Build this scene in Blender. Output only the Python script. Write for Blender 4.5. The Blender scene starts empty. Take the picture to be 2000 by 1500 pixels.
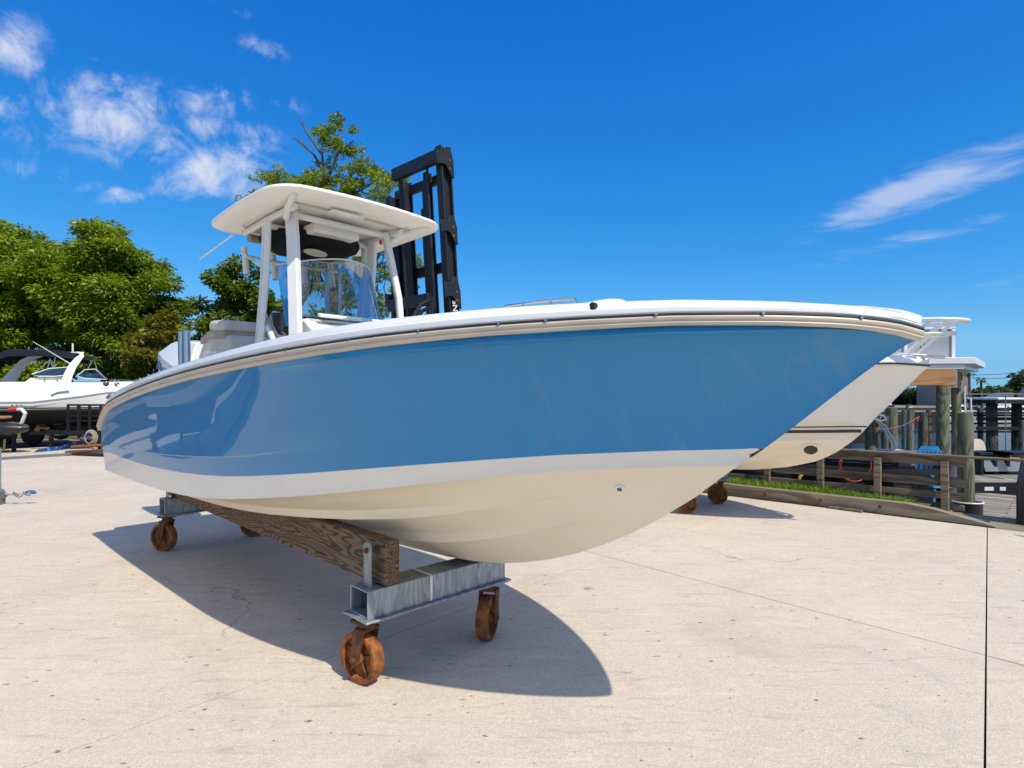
import bpy, math, random
import numpy as np
from mathutils import Vector, Matrix
R = math.radians
scene = bpy.context.scene
col = scene.collection
PI = math.pi

# ------------------------------------------------------------------ camera, sky, sun
FPX, VHZ, EYE = 1150.0, 770.0, 1.75
cam_d = bpy.data.cameras.new("camera"); cam = bpy.data.objects.new("camera", cam_d); col.objects.link(cam)
cam.location = (0, 0, EYE); cam.rotation_euler = (R(90), 0, 0)
cam_d.sensor_width = 36; cam_d.lens = FPX / 2000 * 36; cam_d.shift_y = 0.01
cam_d.clip_start = 0.05; cam_d.clip_end = 3000
scene.camera = cam
SUN_EL = R(51.5); SDX, SDY = 0.49, -0.63            # towards the sun (horizontal)
sn = math.hypot(SDX, SDY); SDX /= sn; SDY /= sn
sun_vec = Vector((SDX * math.cos(SUN_EL), SDY * math.cos(SUN_EL), math.sin(SUN_EL)))
sd = bpy.data.lights.new("sun", 'SUN'); so = bpy.data.objects.new("sun", sd); col.objects.link(so)
sd.energy = 4.4; sd.angle = R(0.55); sd.color = (1.0, 0.915, 0.76)
so.rotation_euler = sun_vec.to_track_quat('Z', 'Y').to_euler()
scene.view_settings.view_transform = 'Standard'; scene.view_settings.look = 'None'
scene.view_settings.gamma = 1; scene.view_settings.use_curve_mapping = False
scene.view_settings.exposure = 0.02
scene.render.engine = 'CYCLES'
scene.cycles.max_bounces = 8; scene.cycles.diffuse_bounces = 4; scene.cycles.glossy_bounces = 4
scene.cycles.transmission_bounces = 8; scene.cycles.transparent_max_bounces = 12
scene.cycles.use_denoising = True
scene.cycles.caustics_reflective = False; scene.cycles.caustics_refractive = False

class NT:
    """tiny helper for node trees"""
    def __init__(s, tree): s.t = tree; s.n = tree.nodes; s.l = tree.links
    def node(s, typ, **kw):
        nd = s.n.new(typ)
        for k, v in kw.items(): setattr(nd, k, v)
        return nd
    def put(s, sock, val):
        if hasattr(val, 'is_output'): s.l.new(val, sock)
        elif val is not None: sock.default_value = val
    def math(s, op, a, b=None, c=None, clamp=False):
        nd = s.node('ShaderNodeMath', operation=op, use_clamp=clamp)
        s.put(nd.inputs[0], a)
        if b is not None: s.put(nd.inputs[1], b)
        if c is not None: s.put(nd.inputs[2], c)
        return nd.outputs[0]
    def noise(s, vec, scale, detail=4, rough=0.55, dist=0.0):
        nd = s.node('ShaderNodeTexNoise')
        if vec is not None: s.l.new(vec, nd.inputs['Vector'])
        nd.inputs['Scale'].default_value = scale; nd.inputs['Detail'].default_value = detail
        nd.inputs['Roughness'].default_value = rough; nd.inputs['Distortion'].default_value = dist
        return nd.outputs[0]
    def ramp(s, fac, stops, interp='LINEAR'):
        nd = s.node('ShaderNodeValToRGB'); cr = nd.color_ramp; cr.interpolation = interp
        while len(cr.elements) < len(stops): cr.elements.new(0.5)
        for e, (p, c) in zip(cr.elements, stops):
            e.position = p; e.color = (c, c, c, 1) if not hasattr(c, '__len__') else (*c[:3], 1)
        s.put(nd.inputs[0], fac); return nd.outputs[0]
    def mix(s, fac, a, b, mode='MIX'):
        nd = s.node('ShaderNodeMix', data_type='RGBA', blend_type=mode)
        s.put(nd.inputs[0], fac)
        for sock, v in ((nd.inputs[6], a), (nd.inputs[7], b)):
            s.put(sock, (*v[:3], 1) if isinstance(v, (tuple, list)) else v)
        return nd.outputs[2]
    def mapr(s, v, a, b, c=0.0, d=1.0, smooth=False):
        nd = s.node('ShaderNodeMapRange'); nd.interpolation_type = 'SMOOTHSTEP' if smooth else 'LINEAR'
        s.put(nd.inputs[0], v)
        for i, x in enumerate((a, b, c, d)): nd.inputs[1 + i].default_value = x
        return nd.outputs[0]
    def mapping(s, vec, scale=(1, 1, 1), rot=(0, 0, 0), loc=(0, 0, 0)):
        nd = s.node('ShaderNodeMapping'); s.l.new(vec, nd.inputs[0])
        nd.inputs['Scale'].default_value = scale; nd.inputs['Rotation'].default_value = rot; nd.inputs['Location'].default_value = loc
        return nd.outputs[0]
    def bump(s, h, strength=0.3, dist=0.02):
        nd = s.node('ShaderNodeBump'); s.l.new(h, nd.inputs['Height'])
        nd.inputs['Strength'].default_value = strength; nd.inputs['Distance'].default_value = dist
        return nd.outputs[0]

SKYRESP = ((2.0, 0.145), (0.93, 1.26), (0.48, 4.35))    # a vivid, polarised response to the same sky
# ---- world: physical sky with thin clouds at their directions
world = bpy.data.worlds.new("World"); scene.world = world; world.use_nodes = True
w = NT(world.node_tree); w.n.clear()
sky = w.node('ShaderNodeTexSky', sky_type='NISHITA'); sky.sun_disc = False
sky.sun_elevation = SUN_EL; sky.sun_rotation = math.atan2(SDX, SDY)
sky.altitude = 0; sky.air_density = 1.0; sky.dust_density = 0.25; sky.ozone_density = 3.0
sr = w.node('ShaderNodeSeparateColor'); w.l.new(sky.outputs[0], sr.inputs[0]); sc_ = w.node('ShaderNodeCombineColor')
for i_, (g_, k_) in enumerate(SKYRESP): w.l.new(w.math('MULTIPLY', w.math('POWER', w.math('MINIMUM', sr.outputs[i_], (4.3, 5.6, 7.5)[i_]), g_), k_), sc_.inputs[i_])
tc = w.node('ShaderNodeTexCoord'); sep = w.node('ShaderNodeSeparateXYZ'); w.l.new(tc.outputs['Generated'], sep.inputs[0])
dx, dy, dz = sep.outputs
yc = w.math('MAXIMUM', dy, 0.05)
ga = w.math('DIVIDE', dx, yc); gb = w.math('DIVIDE', dz, yc)     # slopes about the north direction
CLOUDS = [  # azimuth slope, elevation slope, radii, tilt, density
 (230,232,100,50,-15,1.0),(300,262,55,32,-30,.8),(172,238,38,34,0,.8),(410,205,75,30,0,.72),(402,246,42,24,0,.8),(478,254,48,20,-10,.6),
 (436,322,85,36,18,.95),(484,296,40,26,30,.7),(400,352,34,22,0,.6),(470,360,40,25,0,.6),(22,88,50,44,-20,.8),(55,118,34,16,-15,.55),(8,212,40,28,0,.6),(45,255,60,34,-20,.35),
 (472,22,44,12,-25,.34),(512,96,44,22,-20,.34),(84,335,70,18,-10,.45),(250,380,55,14,8,.5),(170,366,26,11,0,.45),(312,310,28,13,-15,.5),(548,206,46,20,-10,.34),
 (222,152,24,9,-15,.45),(182,112,12,14,0,.35),(310,168,38,14,5,.3),
 (1735,388,110,18,25,.85),(1800,362,90,26,20,.6),(1905,318,150,20,27,.34),(2010,280,130,22,24,.22),(1780,466,140,13,15,.6),(1900,350,150,16,14,.45),(1930,570,240,30,5,.22)]
acc = acc2 = None
for (u, v, ru, rv, tilt, dens) in CLOUDS:
    ca, sa = math.cos(R(tilt)), math.sin(R(tilt))
    a0, b0 = (u - 1000) / FPX, (VHZ - v) / FPX
    da = w.math('SUBTRACT', ga, a0); db = w.math('SUBTRACT', gb, b0)
    p = w.math('ADD', w.math('MULTIPLY', da, ca * FPX / ru), w.math('MULTIPLY', db, sa * FPX / ru))
    q = w.math('ADD', w.math('MULTIPLY', da, -sa * FPX / rv), w.math('MULTIPLY', db, ca * FPX / rv))
    r2 = w.math('ADD', w.math('MULTIPLY', p, p), w.math('MULTIPLY', q, q))
    g = w.math('MULTIPLY', w.math('EXPONENT', w.math('MULTIPLY', r2, -0.52)), dens)
    if u > 1500: acc2 = g if acc2 is None else w.math('ADD', acc2, g)
    else: acc = g if acc is None else w.math('MAXIMUM', acc, g)
n1 = w.noise(tc.outputs['Generated'], 15, 11, 0.66, 0.7)
n2 = w.noise(tc.outputs['Generated'], 42, 6, 0.6, 0.2)
det = w.math('ADD', w.math('MULTIPLY', n1, 0.72), w.math('MULTIPLY', n2, 0.28))
near = w.mapr(w.math('ADD', acc, w.math('MULTIPLY', w.math('SUBTRACT', det, 0.5), 3.3)), 0.13, 1.42, 0, 0.82, True)
near = w.math('MULTIPLY', near, w.mapr(acc, 0.06, 0.34, 0, 1, True))
n3 = w.noise(w.mapping(tc.outputs['Generated'], (5, 5, 22), (0, R(-22), 0)), 2.2, 7, 0.6, 0.8)     # combed-out high cloud
wisp = w.math('MULTIPLY', w.mapr(w.math('ADD', acc2, w.math('MULTIPLY', w.math('SUBTRACT', n3, 0.5), 2.4)), 0.12, 1.6, 0, 0.46, True), w.mapr(acc2, 0.03, 0.3, 0, 1, True))
near = w.math('MAXIMUM', near, wisp)
wide = w.mapr(w.noise(tc.outputs['Generated'], 3.2, 7, 0.6, 0.6), 0.42, 0.64, 0, 0.85, True)
back = w.math('MULTIPLY', wide, w.math('MAXIMUM', w.mapr(dy, 0.15, -0.1, 0, 1), w.mapr(dz, 0.64, 0.78, 0, 1)))  # unseen cloud cover overhead and behind, added to whiten the blue ambient light
back = w.math('MULTIPLY', back, w.mapr(dz, 0.02, 0.2, 0, 1))
cl = w.math('MAXIMUM', w.math('MULTIPLY', near, w.math('GREATER_THAN', dy, 0.06)), back)
skyc = w.mix(cl, sc_.outputs[0], (10.0, 10.2, 10.8))
bg = w.node('ShaderNodeBackground'); w.l.new(skyc, bg.inputs[0]); bg.inputs[1].default_value = 0.085
wo = w.node('ShaderNodeOutputWorld'); w.l.new(bg.outputs[0], wo.inputs[0])

# ------------------------------------------------------------------ materials
MATS = {}
def mat(name, c, rough=0.5, metal=0.0, c2=None, scale=6.0, amt=(0.35, 0.7), coat=0.0, bump=0.0, bscale=60.0, stretch=(1, 1, 1), spec=0.5, dist=0.0, detail=5):
    if name in MATS: return MATS[name]
    m = bpy.data.materials.new(name); m.use_nodes = True; t = NT(m.node_tree)
    b = t.n['Principled BSDF']
    b.inputs['Roughness'].default_value = rough; b.inputs['Metallic'].default_value = metal
    b.inputs['Specular IOR Level'].default_value = spec
    b.inputs['Coat Weight'].default_value = coat; b.inputs['Coat Roughness'].default_value = 0.03
    tcn = t.node('ShaderNodeTexCoord'); v = t.mapping(tcn.outputs['Object'], stretch)
    if c2 is None: c2 = tuple(x * 0.86 for x in c)
    f = t.mapr(t.noise(v, scale, detail, 0.6, dist), amt[0], amt[1])
    t.l.new(t.mix(f, c, c2), b.inputs['Base Color'])
    if bump: t.l.new(t.bump(t.noise(v, bscale, 4, 0.6), bump, 0.01), b.inputs['Normal'])
    m['t'] = name; MATS[name] = m
    return m

def wood(name, light, dark, scale=1.0, rings=9.0, axis=0, end=False):
    """flat-sawn boards: contour lines of a stretched noise"""
    m = bpy.data.materials.new(name); m.use_nodes = True; t = NT(m.node_tree); b = t.n['Principled BSDF']
    tcn = t.node('ShaderNodeTexCoord'); oi = t.node('ShaderNodeObjectInfo')
    st = [5.0, 5.0, 5.0]; st[axis] = 0.85
    off = t.node('ShaderNodeVectorMath', operation='ADD'); t.l.new(tcn.outputs['Object'], off.inputs[0])
    cmb = t.node('ShaderNodeCombineXYZ'); r7 = t.math('MULTIPLY', oi.outputs['Random'], 37.0)
    for i in range(3): t.l.new(r7, cmb.inputs[i])
    t.l.new(cmb.outputs[0], off.inputs[1])
    v = t.mapping(off.outputs[0], tuple(x * scale for x in st))
    h = t.noise(v, 0.9, 2.5, 0.45, 0.5)
    ring = t.math('PINGPONG', t.math('MULTIPLY', h, rings), 0.5)
    ring = t.mapr(ring, 0.03, 0.34, 0, 1, True)
    st2 = [70.0, 70.0, 70.0]; st2[axis] = 2.0
    fib = t.noise(t.mapping(off.outputs[0], tuple(st2)), 1.0, 3, 0.6)
    big = t.noise(off.outputs[0], 2.2, 4, 0.6)
    f = t.math('ADD', t.math('MULTIPLY', ring, 0.62), t.math('MULTIPLY', t.math('SUBTRACT', fib, 0.5), 0.9), clamp=True)
    cc = t.mix(f, dark, light)
    cc = t.mix(t.mapr(big, 0.35, 0.75, 0.0, 0.55), cc, tuple(x * 0.55 for x in light))
    hsv = t.node('ShaderNodeHueSaturation'); t.l.new(cc, hsv.inputs['Color']); t.l.new(t.mapr(oi.outputs['Random'], 0, 1, 0.78, 1.2), hsv.inputs['Value'])
    t.l.new(hsv.outputs[0], b.inputs['Base Color'])
    b.inputs['Roughness'].default_value = 0.82; b.inputs['Specular IOR Level'].default_value = 0.3
    t.l.new(t.bump(f, 0.5, 0.012), b.inputs['Normal'])
    MATS[name] = m; return m

def leafmat(name, a, b_, c):
    m = bpy.data.materials.new(name); m.use_nodes = True; t = NT(m.node_tree); t.n.clear()
    ge = t.node('ShaderNodeNewGeometry'); tcn = t.node('ShaderNodeTexCoord')
    big = t.noise(tcn.outputs['Object'], 0.55, 3, 0.5)
    f = t.math('ADD', t.math('MULTIPLY', ge.outputs['Random Per Island'], 0.75), t.mapr(big, 0.3, 0.7, -0.25, 0.45), clamp=True)
    cc = t.ramp(f, [(0.0, a), (0.5, b_), (1.0, c)])
    d = t.node('ShaderNodeBsdfDiffuse'); tr = t.node('ShaderNodeBsdfTranslucent'); gl = t.node('ShaderNodeBsdfGlossy')
    t.l.new(cc, d.inputs[0]); gl.inputs['Roughness'].default_value = 0.45; gl.inputs[0].default_value = (.9, .95, .8, 1)
    hv = t.node('ShaderNodeHueSaturation'); t.l.new(cc, hv.inputs['Color']); hv.inputs['Value'].default_value = 1.5; hv.inputs['Hue'].default_value = 0.485
    t.l.new(hv.outputs[0], tr.inputs[0])
    mx = t.node('ShaderNodeMixShader'); mx.inputs[0].default_value = 0.36; t.l.new(d.outputs[0], mx.inputs[1]); t.l.new(tr.outputs[0], mx.inputs[2])
    m2 = t.node('ShaderNodeMixShader'); m2.inputs[0].default_value = 0.035; t.l.new(mx.outputs[0], m2.inputs[1]); t.l.new(gl.outputs[0], m2.inputs[2])
    o = t.node('ShaderNodeOutputMaterial'); t.l.new(m2.outputs[0], o.inputs[0]); MATS[name] = m; return m

def concrete(name):
    m = bpy.data.materials.new(name); m.use_nodes = True; t = NT(m.node_tree); b = t.n['Principled BSDF']
    ge = t.node('ShaderNodeNewGeometry'); P = ge.outputs['Position']; oi = t.node('ShaderNodeObjectInfo')
    big = t.noise(P, 0.38, 5, 0.6, 0.4); mid = t.noise(P, 1.5, 7, 0.66, 0.6)
    swirl = t.noise(P, 20, 4, 0.55, 3.2); swirl2 = t.noise(P, 48, 3, 0.5, 2.0); fine = t.noise(P, 170, 4, 0.65)
    base = t.mix(t.mapr(big, 0.36, 0.64), (0.665, 0.580, 0.475), (0.575, 0.515, 0.435))
    base = t.mix(t.mapr(mid, 0.42, 0.70, 0, 0.55), base, (0.46, 0.41, 0.345))
    base = t.mix(t.mapr(swirl, 0.44, 0.62, 0.0, 0.62), base, (0.76, 0.665, 0.545))
    base = t.mix(t.mapr(swirl2, 0.52, 0.66, 0.0, 0.42), base, (0.36, 0.305, 0.24))
    base = t.mix(t.mapr(fine, 0.46, 0.66, 0.0, 0.70), base, (0.35, 0.295, 0.23))
    br = t.noise(t.mapping(P, (2.2, 15.0, 1), (0, 0, R(-32))), 1.0, 5, 0.62, 0.9)           # trowel marks
    base = t.mix(t.mapr(br, 0.56, 0.74, 0, 0.62), base, (0.36, 0.315, 0.265))
    base = t.mix(t.mapr(br, 0.42, 0.28, 0, 0.45), base, (0.74, 0.645, 0.52))
    st = t.noise(P, 0.75, 7, 0.68, 1.0)                                                      # grey stains
    base = t.mix(t.mapr(st, 0.54, 0.78, 0, 0.5), base, (0.34, 0.32, 0.30))
    vo = t.node('ShaderNodeTexVoronoi'); t.l.new(P, vo.inputs['Vector']); vo.inputs['Scale'].default_value = 1.1; vo.inputs['Randomness'].default_value = 1
    rs = t.math('ADD', vo.outputs['Distance'], t.math('MULTIPLY', t.math('SUBTRACT', t.noise(P, 26, 4, 0.65), 0.5), 0.16))
    rsm = t.math('MULTIPLY', t.mapr(rs, 0.075, 0.025, 0, 0.8), t.math('GREATER_THAN', t.math('FRACT', t.math('MULTIPLY', vo.outputs['Color'], 7.3)), 0.55))
    base = t.mix(rsm, base, (0.27, 0.165, 0.065))
    pm = None
    for scl, rot, th, cut in (((5, 9, 1), 20, 0.11, 0.45), ((12, 19, 1), -35, 0.12, 0.72), ((2.2, 5.5, 1), 50, 0.05, 0.62)):
        v2 = t.node('ShaderNodeTexVoronoi'); t.l.new(t.mapping(P, scl, (0, 0, R(rot))), v2.inputs['Vector']); v2.inputs['Scale'].default_value = 1.0
        pit = t.math('ADD', v2.outputs['Distance'], t.math('MULTIPLY', t.math('SUBTRACT', t.noise(P, 40, 4, 0.65, 0.8), 0.5), 0.32))
        q = t.math('MULTIPLY', t.mapr(pit, th, th * .3, 0, 0.85), t.math('GREATER_THAN', t.math('FRACT', t.math('MULTIPLY', v2.outputs['Color'], 5.1)), cut))
        pm = q if pm is None else t.math('MAXIMUM', pm, q)
    base = t.mix(pm, base, (0.12, 0.105, 0.09))
    wob = t.node('ShaderNodeVectorMath', operation='ADD'); t.l.new(P, wob.inputs[0])
    nz = t.node('ShaderNodeTexNoise'); t.l.new(P, nz.inputs['Vector']); nz.inputs['Scale'].default_value = 1.6; nz.inputs['Detail'].default_value = 6
    sc = t.node('ShaderNodeVectorMath', operation='SCALE'); t.l.new(nz.outputs['Color'], sc.inputs[0]); sc.inputs['Scale'].default_value = 0.7
    t.l.new(sc.outputs[0], wob.inputs[1])
    v3 = t.node('ShaderNodeTexVoronoi', feature='DISTANCE_TO_EDGE'); t.l.new(wob.outputs[0], v3.inputs['Vector']); v3.inputs['Scale'].default_value = 0.42
    cr = t.math('MULTIPLY', t.mapr(v3.outputs['Distance'], 0.0035, 0.001, 0, 0.6), t.mapr(t.noise(P, 0.5, 3, 0.5), 0.53, 0.62))
    base = t.mix(cr, base, (0.16, 0.14, 0.12))
    hv = t.node('ShaderNodeHueSaturation'); t.l.new(base, hv.inputs['Color']); t.l.new(t.mapr(oi.outputs['Random'], 0, 1, 1.0, 1.07), hv.inputs['Value'])
    t.l.new(hv.outputs[0], b.inputs['Base Color']); b.inputs['Roughness'].default_value = 0.86; b.inputs['Specular IOR Level'].default_value = 0.25
    hgt = t.math('ADD', t.math('MULTIPLY', swirl, 0.8), t.math('ADD', t.math('MULTIPLY', fine, 0.35), t.math('MULTIPLY', pm, -1.5)))
    t.l.new(t.bump(hgt, 0.45, 0.010), b.inputs['Normal']); MATS[name] = m; return m

def gelcoat_blue():
    m = bpy.data.materials.new('blue_gelcoat'); m.use_nodes = True; t = NT(m.node_tree); b = t.n['Principled BSDF']
    tcn = t.node('ShaderNodeTexCoord'); v = tcn.outputs['Object']
    n = t.noise(t.mapping(v, (0.8, 0.8, 0.5)), 1.6, 5, 0.6, 0.6)
    cc = t.mix(t.mapr(n, 0.35, 0.7), (0.001, 0.225, 0.51), (0.001, 0.235, 0.51))
    # faint chalky scuffs towards the stem
    sp = t.node('ShaderNodeSeparateXYZ'); t.l.new(v, sp.inputs[0])
    sc = t.noise(t.mapping(v, (9, 3, 2.2), (0, R(18), 0)), 1.0, 6, 0.7, 0.8)
    k = t.math('MULTIPLY', t.mapr(sc, 0.54, 0.80, 0, 0.34), t.mapr(sp.outputs[0], 2.1, 0.6, 0, 1))
    cc = t.mix(k, cc, (0.25, 0.32, 0.38))
    t.l.new(cc, b.inputs['Base Color'])
    b.inputs['Roughness'].default_value = 0.42; b.inputs['Coat Weight'].default_value = 0.85; b.inputs['Coat IOR'].default_value = 1.52; b.inputs['Specular IOR Level'].default_value = 0.15
    t.l.new(t.mapr(sp.outputs[0], 3.4, 0.4, 0.025, 0.17), b.inputs['Coat Roughness'])
    bm = t.bump(t.noise(v, 1.3, 2, 0.4), 0.10, 0.05); t.l.new(bm, b.inputs['Coat Normal'])
    MATS['blue_gelcoat'] = m; return m

def glass(name, tint, alpha):
    m = bpy.data.materials.new(name); m.use_nodes = True; t = NT(m.node_tree); t.n.clear()
    tr = t.node('ShaderNodeBsdfTransparent'); tr.inputs[0].default_value = (*tint, 1)
    gl = t.node('ShaderNodeBsdfGlossy'); gl.inputs['Roughness'].default_value = 0.02
    fr = t.node('ShaderNodeFresnel'); fr.inputs[0].default_value = 1.5
    mx = t.node('ShaderNodeMixShader'); t.l.new(t.math('ADD', t.math('MULTIPLY', fr.outputs[0], 0.45), alpha, clamp=True), mx.inputs[0])
    t.l.new(tr.outputs[0], mx.inputs[1]); t.l.new(gl.outputs[0], mx.inputs[2])
    o = t.node('ShaderNodeOutputMaterial'); t.l.new(mx.outputs[0], o.inputs[0]); MATS[name] = m; return m

def watermat():
    m = bpy.data.materials.new('marina_water'); m.use_nodes = True; t = NT(m.node_tree); b = t.n['Principled BSDF']
    ge = t.node('ShaderNodeNewGeometry')
    b.inputs['Base Color'].default_value = (0.015, 0.03, 0.035, 1); b.inputs['Roughness'].default_value = 0.04; b.inputs['IOR'].default_value = 1.33
    h = t.math('ADD', t.noise(t.mapping(ge.outputs['Position'], (0.7, 1.4, 1)), 1.4, 4, 0.55, 0.3), t.math('MULTIPLY', t.noise(ge.outputs['Position'], 5, 3, 0.5), 0.25))
    t.l.new(t.bump(h, 0.55, 0.16), b.inputs['Normal']); MATS['marina_water'] = m; return m

M_CONC = concrete('weathered_concrete'); M_BLUE = gelcoat_blue()
M_WHITE = mat('white_gelcoat', (0.86, 0.85, 0.81), 0.3, c2=(0.82, 0.81, 0.77), scale=2, coat=0.6)
M_BOTT = mat('white_hull_bounce_tint', (0.91, 0.80, 0.60), 0.36, c2=(0.84, 0.73, 0.53), scale=1.6, coat=0.25, stretch=(0.5, 1, 2.5), amt=(.3, .75))  # white hull; warm light bounced off the ground is tinted into this colour
M_CREAM = mat('cream_gelcoat', (0.88, 0.84, 0.75), 0.42, c2=(0.85, 0.80, 0.70), scale=3, coat=0.2)
M_RAIL = mat('tan_rub_rail', (0.66, 0.58, 0.46), 0.45, c2=(0.52, 0.45, 0.36), scale=3)
M_BLACKR = mat('black_rubber', (0.018, 0.018, 0.02), 0.6, bump=0.1)
M_STEEL = mat('polished_steel', (0.60, 0.60, 0.60), 0.28, 1.0)
M_ALU = mat('white_powder_coat', (0.80, 0.79, 0.76), 0.35, c2=(0.74, 0.73, 0.70), coat=0.3)
M_VINYL = mat('cream_vinyl', (0.62, 0.575, 0.50), 0.55, c2=(0.54, 0.49, 0.42), bump=0.15, bscale=90)
M_VINYLT = mat('tan_vinyl', (0.42, 0.34, 0.25), 0.55, bump=0.15, bscale=90)
M_DASH = mat('black_dash_panel', (0.008, 0.009, 0.012), 0.18, coat=0.5)
M_CANVAS = mat('black_canvas', (0.012, 0.012, 0.013), 0.95, c2=(0.03, 0.03, 0.03), bump=0.3, bscale=120, spec=0.1)
M_GLASS = glass('clear_windshield', (0.54, 0.62, 0.66), 0.04)
M_TINT = glass('green_tinted_glass', (0.22, 0.36, 0.34), 0.16)
M_RUST = mat('rusty_orange_iron', (0.37, 0.125, 0.024), 0.8, 0.1, c2=(0.085, 0.034, 0.018), scale=19, amt=(0.42, 0.70), detail=9, bump=0.6, bscale=70)
M_RUSTD = mat('dark_rust', (0.20, 0.075, 0.025), 0.85, 0.1, c2=(0.07, 0.03, 0.018), scale=18, bump=0.5, bscale=60)
M_GALV = mat('galvanised_steel', (0.40, 0.44, 0.48), 0.46, 0.55, c2=(0.20, 0.225, 0.25), scale=16, amt=(0.36, 0.66), stretch=(1, 1, 0.22), dist=1.6, bump=0.12, bscale=40)
M_TIMB = wood('weathered_bunk_timber', (0.36, 0.245, 0.155), (0.045, 0.03, 0.021), 1.0, 30.0)
M_FENCE = wood('fence_timber', (0.30, 0.235, 0.17), (0.10, 0.075, 0.052), 1.0, 6.0)
M_KERB = wood('kerb_timber', (0.40, 0.335, 0.25), (0.17, 0.135, 0.095), 0.7, 5.0)
M_PILE = wood('treated_piling', (0.29, 0.29, 0.19), (0.085, 0.095, 0.055), 1.0, 9.0, axis=2)
M_PILEO = wood('old_piling', (0.19, 0.16, 0.12), (0.05, 0.042, 0.035), 0.6, 6.0, axis=2)
M_DOCK = wood('grey_dock_board', (0.40, 0.365, 0.32), (0.22, 0.20, 0.175), 1.0, 5.0)
M_PINE = wood('new_pine_beam', (0.50, 0.27, 0.12), (0.30, 0.14, 0.06), 0.8, 6.0)
M_DARKW = wood('dark_dock_timber', (0.045, 0.038, 0.032), (0.018, 0.015, 0.013), 1.0, 6.0)
M_FORK = mat('black_mast_paint', (0.010, 0.012, 0.016), 0.5, 0.0, c2=(0.022, 0.022, 0.024), scale=9, amt=(.5, .75), bump=0.15, bscale=30)
M_FORKY = mat('forklift_body_paint', (0.55, 0.30, 0.02), 0.45)
M_NAVY = mat('navy_canvas', (0.010, 0.012, 0.022), 0.9, bump=0.2, spec=0.2)
M_BOATB = mat('black_bottom_paint', (0.012, 0.012, 0.013), 0.75)
M_TRUNK = mat('tree_bark', (0.16, 0.125, 0.095), 0.9, c2=(0.07, 0.055, 0.042), scale=9, bump=0.8, bscale=25, stretch=(1, 1, 0.25))
M_MOSS = mat('spanish_moss', (0.19, 0.19, 0.155), 0.95, c2=(0.11, 0.10, 0.075), scale=20, spec=0.1)
M_LEAF1 = leafmat('hardwood_leaf', (0.068, 0.125, 0.006), (0.185, 0.285, 0.010), (0.35, 0.42, 0.022))
M_LEAF2 = leafmat('oak_leaf', (0.05, 0.095, 0.010), (0.115, 0.19, 0.015), (0.22, 0.30, 0.025))
M_LEAF3 = leafmat('cypress_leaf', (0.09, 0.15, 0.008), (0.19, 0.275, 0.012), (0.33, 0.38, 0.025))
M_LEAF4 = leafmat('reddish_leaf', (0.07, 0.11, 0.010), (0.16, 0.175, 0.014), (0.28, 0.18, 0.018))
M_LEAF5 = leafmat('far_leaf', (0.035, 0.06, 0.015), (0.055, 0.09, 0.022), (0.085, 0.12, 0.03))
M_GRASS = leafmat('grass_blade', (0.08, 0.17, 0.008), (0.17, 0.31, 0.015), (0.28, 0.38, 0.04))
M_SOIL = mat('sandy_soil', (0.27, 0.235, 0.18), 0.95, c2=(0.16, 0.15, 0.09), scale=1.2, bump=0.4, bscale=20)
M_TURF = mat('rough_turf', (0.06, 0.085, 0.025), 0.95, c2=(0.12, 0.11, 0.05), scale=3, bump=0.6, bscale=30)
M_DGREY = mat('dark_grey_ground', (0.13, 0.13, 0.13), 0.9, c2=(0.19, 0.185, 0.18), scale=2.5, bump=0.3, bscale=90)
M_JOINT = mat('joint_filler', (0.035, 0.033, 0.03), 0.95)
M_WATER = watermat()
M_TARP = mat('blue_tarp', (0.015, 0.11, 0.36), 0.5, c2=(0.01, 0.05, 0.18), scale=4)
M_BLUEP = mat('blue_plastic', (0.03, 0.20, 0.45), 0.5)
M_ROPE = mat('tan_rope', (0.42, 0.36, 0.27), 0.9)
M_YELL = mat('yellow_paint', (0.62, 0.36, 0.04), 0.6, c2=(0.5, 0.33, 0.1))
M_ORNG = mat('orange_plastic', (0.60, 0.16, 0.05), 0.55)
M_RED = mat('red_plastic', (0.55, 0.035, 0.02), 0.5)
M_BLKR = mat('black_hypalon', (0.01, 0.01, 0.011), 0.8, spec=0.2)
M_BLK = mat('black_plastic', (0.014, 0.015, 0.018), 0.42, coat=0.2)
M_GREYP = mat('grey_plastic', (0.16, 0.16, 0.17), 0.5)
M_BLKM = mat('black_painted_steel', (0.015, 0.015, 0.016), 0.5, 0.3)
M_WPANEL = mat('white_vinyl_panel', (0.70, 0.71, 0.73), 0.5, c2=(0.62, 0.63, 0.66), scale=2)
M_WALLP = mat('grey_white_wall_panel', (0.33, 0.345, 0.385), 0.5, c2=(0.28, 0.295, 0.33), scale=2)
M_HOUSE = mat('grey_brown_siding', (0.27, 0.235, 0.21), 0.85, c2=(0.22, 0.19, 0.17))
M_INK = mat('blue_lettering', (0.05, 0.13, 0.24), 0.5)
M_WINK = mat('white_lettering', (0.62, 0.64, 0.66), 0.5)
M_NAVYH = mat('navy_gelcoat', (0.006, 0.035, 0.12), 0.3, coat=0.8)
M_BAND = mat('off_white_band', (0.88, 0.83, 0.73), 0.32, c2=(0.83, 0.78, 0.68), scale=2, coat=0.5)
M_STRIPE = mat('black_stripe', (0.012, 0.012, 0.014), 0.35, coat=0.4)
M_GREYST = mat('blue_grey_stripe', (0.28, 0.33, 0.42), 0.35)
M_PALMW = mat('pale_palm_leaf', (0.20, 0.20, 0.12), 0.9)
M_ROOFM = mat('blue_grey_roof', (0.13, 0.17, 0.22), 0.6)
M_DWIN = mat('dark_window', (0.10, 0.045, 0.02), 0.25)
# ------------------------------------------------------------------ geometry helpers
def rotm(ax, ay, az):
    return Matrix.Rotation(az, 3, 'Z') @ Matrix.Rotation(ay, 3, 'Y') @ Matrix.Rotation(ax, 3, 'X')

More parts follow.
